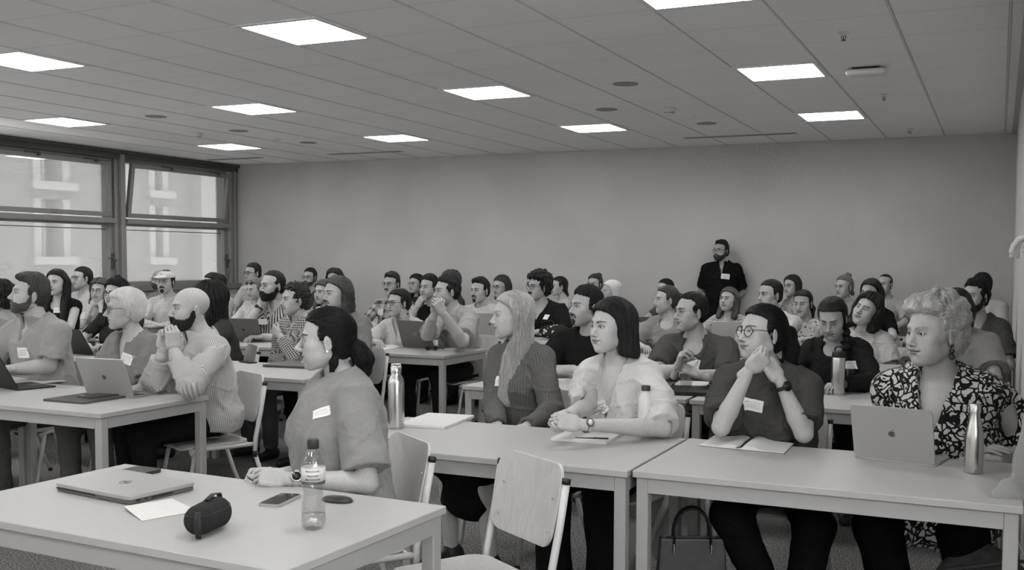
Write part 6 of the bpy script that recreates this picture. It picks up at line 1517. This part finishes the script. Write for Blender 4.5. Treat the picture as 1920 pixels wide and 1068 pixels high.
I = P('L3', 356, 579, 5.72, 'the bald man', 'person with bald head and dark beard in pale striped shirt, hands joined before mouth', Y=4.5, hv=72, bv=68, s=1.02, hair='bald', hcol=.02, beard='full', bt=.009, bcol=.016, near=2, nst=0, brow=.25, top=dict(v=.58, v2=.30, pat='vstripe', sc=2.1, sleeve=1.72, neck='shirt', collar=True, loose=.014, name='shirt'), lean=.14, w=1.08, d=1.05, skin=.54, stub=.12, hk=dict(nose=1.25),
      Lh=dict(e=(358, 722, 5.50), w=(326, 656, 5.52), pose='clasp', fd=(-.05, .0, 1), pn=(-.3, -.9, 0)), R=dict(e=(292, 712, 5.72), w=(306, 655, 5.64), pose='clasp', fd=(.15, 0, 1), pn=(.2, .9, -.1)), arms='mouth', legv=.010, seed=9)
I = P('L0', -5, 562, 6.7, 'the dark haired man cut by the left edge', 'person with dark hair in grey striped shirt, cut off by the left photo edge', hv=100, bv=70, hair='messy', hcol=.014, near=1, top=dict(v=.32, v2=.22, pat='hstripe', sleeve=.8, neck='shirt', collar=True), skin=.5, arms='table', seed=10)
I = P('M4', 392, 562, 6.75, 'the curly haired woman behind the bald man', 'person with long dark curly hair, turned away behind the bald man', Y=6.15, hv=100, bv=80, s=.98, fem=1, hair='long', hL=.26, vol=1.5, hcol=.010, hamp=3, near=1, top=dict(v=.05, sleeve=.8, loose=.01), arms='table', seed=11)
# ------------------------------------------------------------------ third row
I = P('M1', 552, 562, 7.95, 'the man in the checked shirt', 'person with curly dark hair in black and white checked shirt, hand at collar', hv=66, bv=50, s=1.0, hair='curly', vol=.55, hcol=.022, recede=.3, near=1, top=dict(v=.62, v2=.02, pat='check', sleeve=1.9, neck='shirt', collar=True, cpat='check', loose=.010, name='shirt', sc=.9), skin=.52, lean=.02, arms=('crossed', 'chest'), legv=.07, hk=dict(nose=1.1), seed=12, w=1.08)
I = P('M2', 632, 551, 7.6, 'the long haired man', 'person with shoulder length brown hair and goatee, hand raised, behind the woman in profile', hv=58, bv=40, s=1.04, hair='long', hL=.15, vol=.9, hcol=.055, hair2=.22, beard='goatee', bt=.005, bcol=.06, near=1, nst=1200, top=dict(v=.16, sleeve=.95, loose=.012), skin=.48, arms=('mouth', 'table'), legv=.012, seed=13, R=dict(w=(590, 612, 7.35), pose='grip', fd=(.1, .1, 1), pn=(.8, -.5, 0)))
I = P('M3', 511, 536, 8.9, 'the bearded man in stripes', 'person with full black beard in a boldly striped shirt, hand on the beard', Y=7.72, hv=60, bv=38, s=1.10, hair='short', vol=.5, hcol=.012, recede=.55, beard='full', bt=.010, bcol=.010, near=1, top=dict(v=.66, v2=.06, pat='bstripe', sleeve=.9, neck='shirt', collar=True, loose=.012, name='shirt'), skin=.5, arms=('chin', 'table'), lean=.10, seed=14, badge=dict(px=492, py=603, zc=8.7, w=.08, h=.05))
watch(I, 'R', .02, .02)
I = P('C11', 1099, 576, 6.55, 'the man in the black sweater', 'person with dark hair and goatee in black top, directly behind the white blouse', Y=6.27, hv=60, bv=25, hp=-3, s=1.06, hair='messy', vol=1.0, hcol=.014, beard='goatee', bt=.003, bcol=.02, near=1, nst=900, top=dict(v=.013, sleeve=.85, neck='crew', loose=.014), skin=.48, stub=.15, arms=('folded', 'folded'), lean=.14, w=1.12, seed=15, legv=.012)
I = P('D3', 1296, 585, 6.45, 'the man with thin round glasses', 'person in thin round glasses and dark grey tee, holding a glass tumbler between both hands', hv=62, bv=16, s=1.03, hair='neat', vol=.7, hcol=.014, recede=.35, near=1, nst=700, glasses=dict(v=.25, r=.021, thick=.0009, metal=1), top=dict(v=.075, sleeve=.82, neck='scoop', loose=.012), skin=.46, arms='table', lean=.12, w=1.08,
      R=dict(e=(1232, 700, 6.2), w=(1268, 692, 5.95), pose='grip', fd=(.25, .25, .85), pn=(.9, .1, -.2)), Lh=dict(e=(1368, 708, 6.15), w=(1312, 702, 5.93), pose='grip', fd=(-.85, .2, .35), pn=(-.3, -.5, -.6)), badge=dict(px=1300, py=680, zc=6.2, w=.08, h=.055, rot=-12), seed=16, legv=.012, hk=dict(nose=1.1))
gx = at(1287, 690, 5.93); lathe_thing('drinking_glass', gx[0], gx[1], 'clear glass tumbler held by the man with thin round glasses', 'glass', [('glass_wall', [(.030, 0), (.038, .125), (.0365, .125), (.029, .006)], PET, {})], z=.7402)
I = P('D9', 1561, 597, 6.15, 'the woman with the braid', 'person with dark braid and dark cardigan looking down behind the short steel bottle', hv=16, bv=10, hp=24, s=.99, fem=1, hair='braid', vol=1.1, hcol=.016, near=1, nst=900, tail=[('braid', [((-.070, -.020, -.030), .018), ((-.085, .030, -.085), .017), ((-.085, .075, -.150), .016), ((-.082, .100, -.210), .013), ((-.08, .11, -.25), .006)])], top=dict(v=.018, sleeve=1.9, neck='scoop', loose=.010, name='cardigan'), skin=.46, arms='table', lean=.14, hk=dict(open_eye=.3), badge=dict(px=1595, py=684, zc=6.0, w=.075, h=.05), seed=17)
# ------------------------------------------------------------------ fourth row
I = P('C5', 838, 546, 8.35, 'the man with joined hands', 'person with short dark hair in pale grey tee, joined hands at mouth above a laptop', Y=7.74, hv=66, bv=52, s=1.05, hair='messy', vol=.8, hcol=.02, near=1, nst=900, top=dict(v=.30, sleeve=.80, neck='crew', loose=.012), skin=.5, stub=.3, lean=.28, w=1.08,
      Lh=dict(e=(868, 642, 8.2), w=(832, 588, 8.1), pose='clasp', fd=(-.45, .1, .75), pn=(-.4, -.8, 0)), R=dict(e=(800, 628, 8.4), w=(815, 587, 8.2), pose='clasp', fd=(.2, .1, .8), pn=(.3, .8, 0)), arms='mouth', legv=.022, seed=18, feet=True, knee_spread=.22)
I = P('C2', 747, 568, 8.9, 'the woman with her hand on her cheek', 'person in dark glasses and pale polo top, one hand on the cheek, behind a laptop', Y=7.75, hv=55, bv=22, s=.99, fem=1, hair='bun', tail=[('hair_bun', [((0, -.105, .02), .030), ((0, -.115, -.01), .028)])], vol=1.3, hcol=.010, glasses=dict(v=.012, shape='square', r=.023, thick=.0022), near=1, top=dict(v=.58, sleeve=.8, neck='v', collar=True, cv=.58, loose=.012, name='polo_shirt'), skin=.48, arms=('table', 'cheek'), lean=.28, seed=19)
I = P('D2', 1249, 562, 8.75, 'the woman in the grey gathered top', 'person with dark tied hair in grey gathered blouse beside the round sticker laptop', Y=8.3, hv=70, bv=20, s=.98, fem=1, hair='pony', vol=1.0, hcol=.03, tail=[('ponytail', [((0, -.10, .05), .024), ((0, -.135, .02), .030), ((0, -.14, -.05), .018)])], near=1, top=dict(v=.24, sleeve=.9, neck='scoop', puff=.02, loose=.01, name='blouse'), skin=.52, arms='table', lean=.08, seed=20)
I = P('D6', 1444, 553, 8.3, 'the man with cropped black hair', 'person with cropped black hair, hand before the chin, behind the woman in round glasses', hv=52, bv=20, s=1.02, hair='neat', vol=.8, hcol=.010, near=1, top=dict(v=.60, sleeve=1.9, neck='crew'), skin=.44, arms=('chin', 'chin'), lean=.15, seed=21)
I = P('D8', 1505, 569, 9.0, 'the woman in the flowered top', 'person with dark ponytail in a pale flowered sleeveless top, looking slightly down', Y=9.8, hv=22, bv=12, hp=6, s=.99, fem=1, hair='pony', tail=[('ponytail', [((-.03, -.09, .0), .024), ((-.06, -.09, -.06), .022), ((-.07, -.07, -.13), .012)])], vol=.9, hcol=.012, near=1, top=dict(v=.62, v2=.12, pat='floral', sleeve=.35, neck='crew', name='blouse'), skin=.5, arms='table', lean=.1, seed=22)
I = P('D10', 1625, 582, 7.3, 'the woman in the striped tee', 'person with wavy dark hair in thinly striped white tee, head tilted back', Y=8.15, hv=26, bv=12, hp=-12, hr=18, s=1.0, fem=1, hair='long', hL=.11, vol=1.5, hcol=.022, hamp=3.2, near=1, nst=700, top=dict(v=.62, v2=.28, pat='hstripe', sleeve=.72, neck='crew', loose=.012, name='striped_tee'), skin=.5, arms='lap', lean=-.04, hk=dict(open_eye=.6), seed=23)
I = P('D14', 1829, 556, 7.75, 'the bearded man in the grey tee', 'person with black hair and beard in dark grey tee beside the right wall', hv=38, bv=8, s=1.05, hair='messy', vol=.9, hcol=.012, beard='full', bt=.006, bcol=.016, near=1, nst=700, top=dict(v=.075, sleeve=.78, neck='v', loose=.012), skin=.46, arms='lap', lean=.04, w=.90, seed=24)
I = P('D16', 1790, 580, 6.2, 'the person hidden by blonde hair', 'person in a grey tee hidden behind the blonde woman, only shoulders and dark hair visible', hv=30, bv=10, s=.98, fem=1, hair='long', hL=.10, hcol=.015, near=1, top=dict(v=.26, sleeve=.75, neck='crew', loose=.02), skin=.48, arms='table', w=1.18, seed=25)
# ------------------------------------------------------------------ rows at the back
def B(key, px, py, zc, who, label, **k):
    d = dict(near=0, lean=.08, arms='table', seed=hash_(key)); d.update(k); return P(key, px, py, zc, who, label, **d)
def hash_(s_): return sum((i+1)*ord(c) for i, c in enumerate(s_)) % 97
T_ = dict
B('B1', 59, 531, 9.6, 'the hidden person behind the polo shirt', 'person behind the man in the polo shirt, only the top of the dark hair visible', Y=8.0, s=.86, hv=60, hair='neat', hcol=.012, top=T_(v=.1))
B('B2', 106, 530, 9.5, 'the woman with long straight dark hair', 'person with long straight dark hair in a black sleeveless top, behind the polo shirt', Y=6.45, hv=30, bv=25, s=.97, fem=1, hair='long', hL=.36, hcol=.012, top=T_(v=.012, sleeve=.2, neck='scoop'), skin=.54, near=1, badge=dict(px=109, py=581, zc=9.3, w=.08, h=.05))
B('B3', 154, 521, 11.2, 'the woman in glasses by the window', 'person in dark round glasses and pale top, hair tied back, below the window mullion', hv=62, bv=40, s=.98, fem=1, hair='pony', tail=[('ponytail', [((0, -.10, .03), .022), ((0, -.12, -.05), .03), ((-.02, -.09, -.16), .012)])], glasses=dict(v=.012, r=.023, thick=.0022), hcol=.014, top=T_(v=.60, sleeve=.9, neck='v'), near=1)
B('B4', 187, 545, 10.6, 'the curly haired woman in glasses', 'person with brown curly hair and glasses, chin in both hands, in white knit sleeves', Y=8.0, hv=28, bv=25, s=.99, fem=1, hair='long', hL=.11, vol=1.5, hamp=3, hcol=.05, glasses=dict(v=.02), top=T_(v=.58, sleeve=1.6), arms='chin', lean=.28, near=1)
B('B5', 217, 550, 8.6, 'the woman in dark glasses', 'person with long dark curls and dark glasses behind the white haired woman', hv=40, bv=30, s=.98, fem=1, hair='long', hL=.26, vol=1.4, hamp=3, hcol=.010, glasses=dict(v=.012, shape='square', thick=.0022), top=T_(v=.03, sleeve=.75), near=1)
B('B6', 214, 540, 11.9, 'the person with a top bun', 'person hidden behind the curls, only a dark top bun visible', Y=8.9, hv=60, s=.98, fem=1, hair='bun', hcol=.01, tail=[('hair_bun', [((0, -.05, .125), .034), ((0, -.06, .13), .03)])], top=T_(v=.2))
B('B7', 299, 524, 12.6, 'the bald man behind the cap', 'person with shaved head and glasses behind the man in the cap', Y=9.75, hv=50, s=1.0, hair='bald', glasses=dict(v=.02), beard='full', bt=.004, bcol=.05, top=T_(v=.4, pat='floral', v2=.15, neck='shirt'))
I = B('B8', 311, 529, 11.2, 'the man in the cap', 'person with pale baseball cap, glasses and goatee in a pale tee, below the second window', Y=8.25, hv=28, bv=22, s=1.02, hair='short', hcol=.014, beard='goatee', bt=.006, glasses=dict(v=.1, thick=.001), top=T_(v=.52, sleeve=.8), arms='folded', near=1); cap_on(I)
B('B9', 398, 533, 11.3, 'the man in square glasses by the window', 'person with dark bowl cut and thin glasses in grey tee, below the right window', Y=8.25, hv=62, bv=45, hair='crop', hcol=.014, glasses=dict(v=.1, thick=.001), top=T_(v=.32, sleeve=.8), near=1)
B('B17', 408, 532, 12.6, 'the person behind the bowl cut man', 'person in a white shirt mostly hidden behind the man with bowl cut hair', hv=60, hair='neat', hcol=.016, top=T_(v=.6, sleeve=.9))
B('B10', 474, 512, 12.7, 'the man in sunglasses', 'person with dark glasses and pale striped shirt at the corner of windows and wall', Y=9.85, hv=55, bv=40, hair='short', hcol=.010, glasses=dict(v=.01, shape='square', thick=.003), top=T_(v=.55, v2=.2, pat='vstripe', sleeve=1.8, neck='shirt'))
I = B('B11', 477, 541, 12.0, 'the woman with raised sunglasses', 'person with sunglasses pushed up on fair hair, in white shirt, in the corner', Y=8.25, hv=45, bv=35, hp=12, s=.98, fem=1, hair='tight', hcol=.12, top=T_(v=.6, sleeve=1.7)); shades_up(I)
B('B12', 581, 520, 13.2, 'the man in glasses by the back wall', 'person with short dark hair, glasses and beard against the back wall, left of the centre', Y=11.35, hv=35, bv=30, hair='short', vol=.8, hcol=.012, beard='full', bt=.003, bcol=.05, glasses=dict(v=.015, shape='square', thick=.0022), top=T_(v=.06, neck='shirt'))
B('B13', 627, 524, 12.0, 'the man with curly long hair', 'person with long dark curly hair and glasses looking over the long haired man', Y=9.8, hv=25, bv=25, hair='long', hL=.12, vol=1.4, hamp=3, hcol=.014, glasses=dict(v=.05), top=T_(v=.1))
B('B14', 606, 548, 10.4, 'the hidden woman beside the long hair', 'person with wavy hair half hidden left of the long haired man', Y=8.3, hv=40, s=.98, fem=1, hair='long', hL=.15, vol=1.2, hcol=.04, top=T_(v=.2))
B('C1', 734, 533, 10.9, 'the man in the open plaid shirt', 'person with quiff, glasses and moustache in open plaid shirt, middle of the back rows', Y=9.75, hv=35, bv=25, s=1.02, hair='quiff', vol=.8, hcol=.02, beard='moustache', bt=.004, glasses=dict(v=.02), top=T_(v=.45, v2=.06, pat='plaid', sleeve=.85, neck='shirt', collar=True), near=1, badge=dict(px=714, py=585, zc=10.8, w=.09, h=.07))
B('C3', 780, 532, 12.6, 'the woman in glasses behind', 'person with long dark hair and glasses behind the man covering his mouth', Y=11.3, hv=45, s=.97, fem=1, hair='long', hL=.2, hcol=.012, glasses=dict(v=.03), top=T_(v=.03))
B('C4', 804, 539, 10.2, 'the man covering his mouth', 'person with thick dark hair holding a fist to the mouth, in a black top', Y=9.6, hv=40, bv=30, s=1.02, hair='messy', hcol=.010, top=T_(v=.015, sleeve=1.5), arms=('mouth', 'table'), near=1, stub=.2)
B('C6', 843, 530, 11.0, 'the curly haired man behind', 'person with light curly hair, mostly hidden behind the man with joined hands', Y=11.3, hv=70, hair='curly', vol=.8, hcol=.05, hair2=.2, top=T_(v=.05))
B('C7', 900, 545, 10.0, 'the man with the thin moustache', 'person with dark swept hair and thin moustache in a pale tee with a lanyard', Y=9.6, hv=42, bv=30, s=1.02, hair='quiff', vol=.8, hcol=.012, beard='goatee', bt=.003, top=T_(v=.56, sleeve=.85, loose=.015), near=1)
B('C8', 940, 537, 11.0, 'the woman in glasses looking down', 'person with brown wavy hair and glasses behind the woman with long fair hair', Y=11.3, hv=48, hp=6, s=.98, fem=1, hair='long', hL=.12, hcol=.03, glasses=dict(v=.015), top=T_(v=.58))
I = B('C9', 1009, 538, 9.2, 'the man with big curls', 'person with big dark curls, dark glasses and moustache in a black tee with a necklace', Y=9.45, hv=52, bv=22, s=1.02, hair='afro', vol=.72, hcol=.012, beard='moustache', bt=.005, glasses=dict(v=.012, shape='square', thick=.0022), top=T_(v=.014, sleeve=.85, neck='v', loose=.018), near=1, w=1.08, badge=dict(px=1023, py=593, zc=9.1, w=.085, h=.055))
necklace(I, .16, .6, False, .06, .003)
B('C10', 1048, 537, 12.2, 'the woman behind the big curls', 'person with dark hair tied low behind the man with big curls', Y=11.3, hv=70, s=.97, fem=1, hair='pony', tail=[('ponytail', [((0, -.09, -.02), .02), ((0, -.11, -.1), .02), ((0, -.1, -.18), .01)])], hcol=.014, top=T_(v=.5))
B('C12', 1115, 533, 12.2, 'the woman with a messy bun', 'person with curly hair piled in a messy bun by the back wall', Y=11.4, hv=30, s=.98, fem=1, hair='bun', vol=1.3, hamp=3, tail=[('hair_bun', [((0, -.09, .10), .045), ((0, -.11, .08), .04)])], hcol=.03, top=T_(v=.3))
I = B('C13', 1146, 546, 12.0, 'the person in the headscarf', 'person in a pale headscarf behind the dark haired man in black', Y=9.75, hv=75, s=.98, fem=1, hair='bob', hL=.16, vol=1.1, hcol=.55, hair2=.6, top=T_(v=.5))
for ch in I['root'].children:
    if ch.name.startswith('hair'): ch.name = 'headscarf'; ch.data.materials[0] = plain('scarf_cloth', .55, .9)
B('D1', 1247, 542, 12.2, 'the hidden person by the back wall', 'person behind the woman in the grey top, only the top of dark hair visible', Y=11.3, hv=60, hair='neat', hcol=.012, top=T_(v=.1))
P('D4', 1352, 470.5, 12.15, 'the standing man', 'person standing against the back wall in a black polo shirt, with glasses and beard', Y=11.7, hv=36, bv=2, hp=-3, s=1.0, stand=True, hair='quiff', vol=.75, hcol=.014, beard='full', bt=.004, bcol=.03, glasses=dict(v=.015, shape='square', thick=.002), near=1, top=dict(v=.010, sleeve=.80, neck='shirt', collar=True, loose=.010, name='polo_shirt'), arms='behind', lean=-.02, w=1.02, skin=.46, legv=.012, badge=dict(px=1360, py=518, zc=12.0, w=.10, h=.062, rot=-6), seed=40, chair=False)
B('D5', 1366, 562, 10.3, 'the woman with shoulder length hair', 'person with straight shoulder length brown hair looking up, behind the pale laptop lid', Y=9.85, hv=30, bv=20, hp=-8, s=.99, fem=1, hair='long', hL=.17, hcol=.05, top=T_(v=.5, v2=.2, pat='floral', sleeve=.9), near=1)
B('D7', 1484, 536, 11.5, 'the woman in glasses holding her chin', 'person with dark hair parted in the middle and glasses, fingers at the mouth', Y=11.35, hv=40, bv=25, s=.98, fem=1, hair='bob', hL=.13, hcol=.02, glasses=dict(v=.02, shape='square'), top=T_(v=.35, v2=.1, pat='floral', sleeve=.9), arms=('chin', 'table'))
B('D11', 1582, 538, 10.6, 'the fair woman in glasses', 'person with fair hair in a top bun and glasses, behind the woman with the braid', Y=11.3, hv=38, bv=25, s=.99, fem=1, hair='bun', vol=1.1, hcol=.14, tail=[('hair_bun', [((0, -.06, .125), .03), ((0, -.08, .12), .03)]), ('ponytail', [((0, -.1, .04), .02), ((-.03, -.11, -.07), .02)])], glasses=dict(v=.15, thick=.001), top=T_(v=.30, sleeve=1.4, neck='turtle'), near=1)
B('D12', 1632, 549, 9.7, 'the woman with long hair in black', 'person with long dark hair and glasses in black, behind the woman in the striped tee', Y=9.85, hv=30, bv=15, s=1.0, fem=1, hair='long', hL=.34, vol=1.3, hcol=.012, glasses=dict(v=.1), top=T_(v=.012, sleeve=.8), near=1)
B('D13', 1659, 533, 12.4, 'the man in the pale checked shirt', 'person with receding hair in pale short sleeved shirt by the back wall', Y=11.45, hv=30, bv=10, s=1.02, hair='buzz', hcol=.02, recede=.8, top=T_(v=.45, v2=.3, pat='vstripe', sleeve=.85, neck='shirt', collar=True), near=1)
B('D15', 1840, 535, 10.9, 'the man in the white shirt', 'person in a white short sleeved shirt behind the bearded man in the grey tee', Y=11.35, hv=50, bv=10, s=1.05, hair='short', hcol=.02, top=T_(v=.60, sleeve=.85, neck='shirt', collar=True, loose=.010), w=.95, arms='lap')
# ------------------------------------------------------------------ a chair under everyone
for Pv, by, key, dd in CHAIRS:
    off = .03-(dd-1)*.14
    place_chair(Pv[0]+by[0]*off, Pv[1]+by[1]*off, yaw_of(by), 'pale wooden chair with metal legs under '+WHO[key])
# jacket hanging from the right end of the front table
jk = empty('jacket', tuple(at(1905, 900, 3.35)*[1, 1, 0]), 0, 'grey jacket draped over the right end of the front table', 'jacket')
a0, b0, c0 = at(1945, 790, 3.42), at(1900, 925, 3.30), at(1960, 950, 3.35); jl = np.array(jk.location)
F = Fld().u(sdEcap(a0, b0, .018, .022, nrm(CR), 2.6)).u(sdEcap(a0+CR*.07, b0+CR*.07-CU*.03, .030, .026, nrm(CR), 3.0), .05).o(lambda P_: .006*snoise(P_*np.array([1, 1, .35], f4), 40, 3)); v_, q_ = mesh_sdf(F, np.minimum(b0, a0)-.15, np.maximum(a0, c0)+.12, .006, 1)
link('jacket_cloth', v_-jl, q_, m_cloth(.26), jk, attrs={'gc': v_})
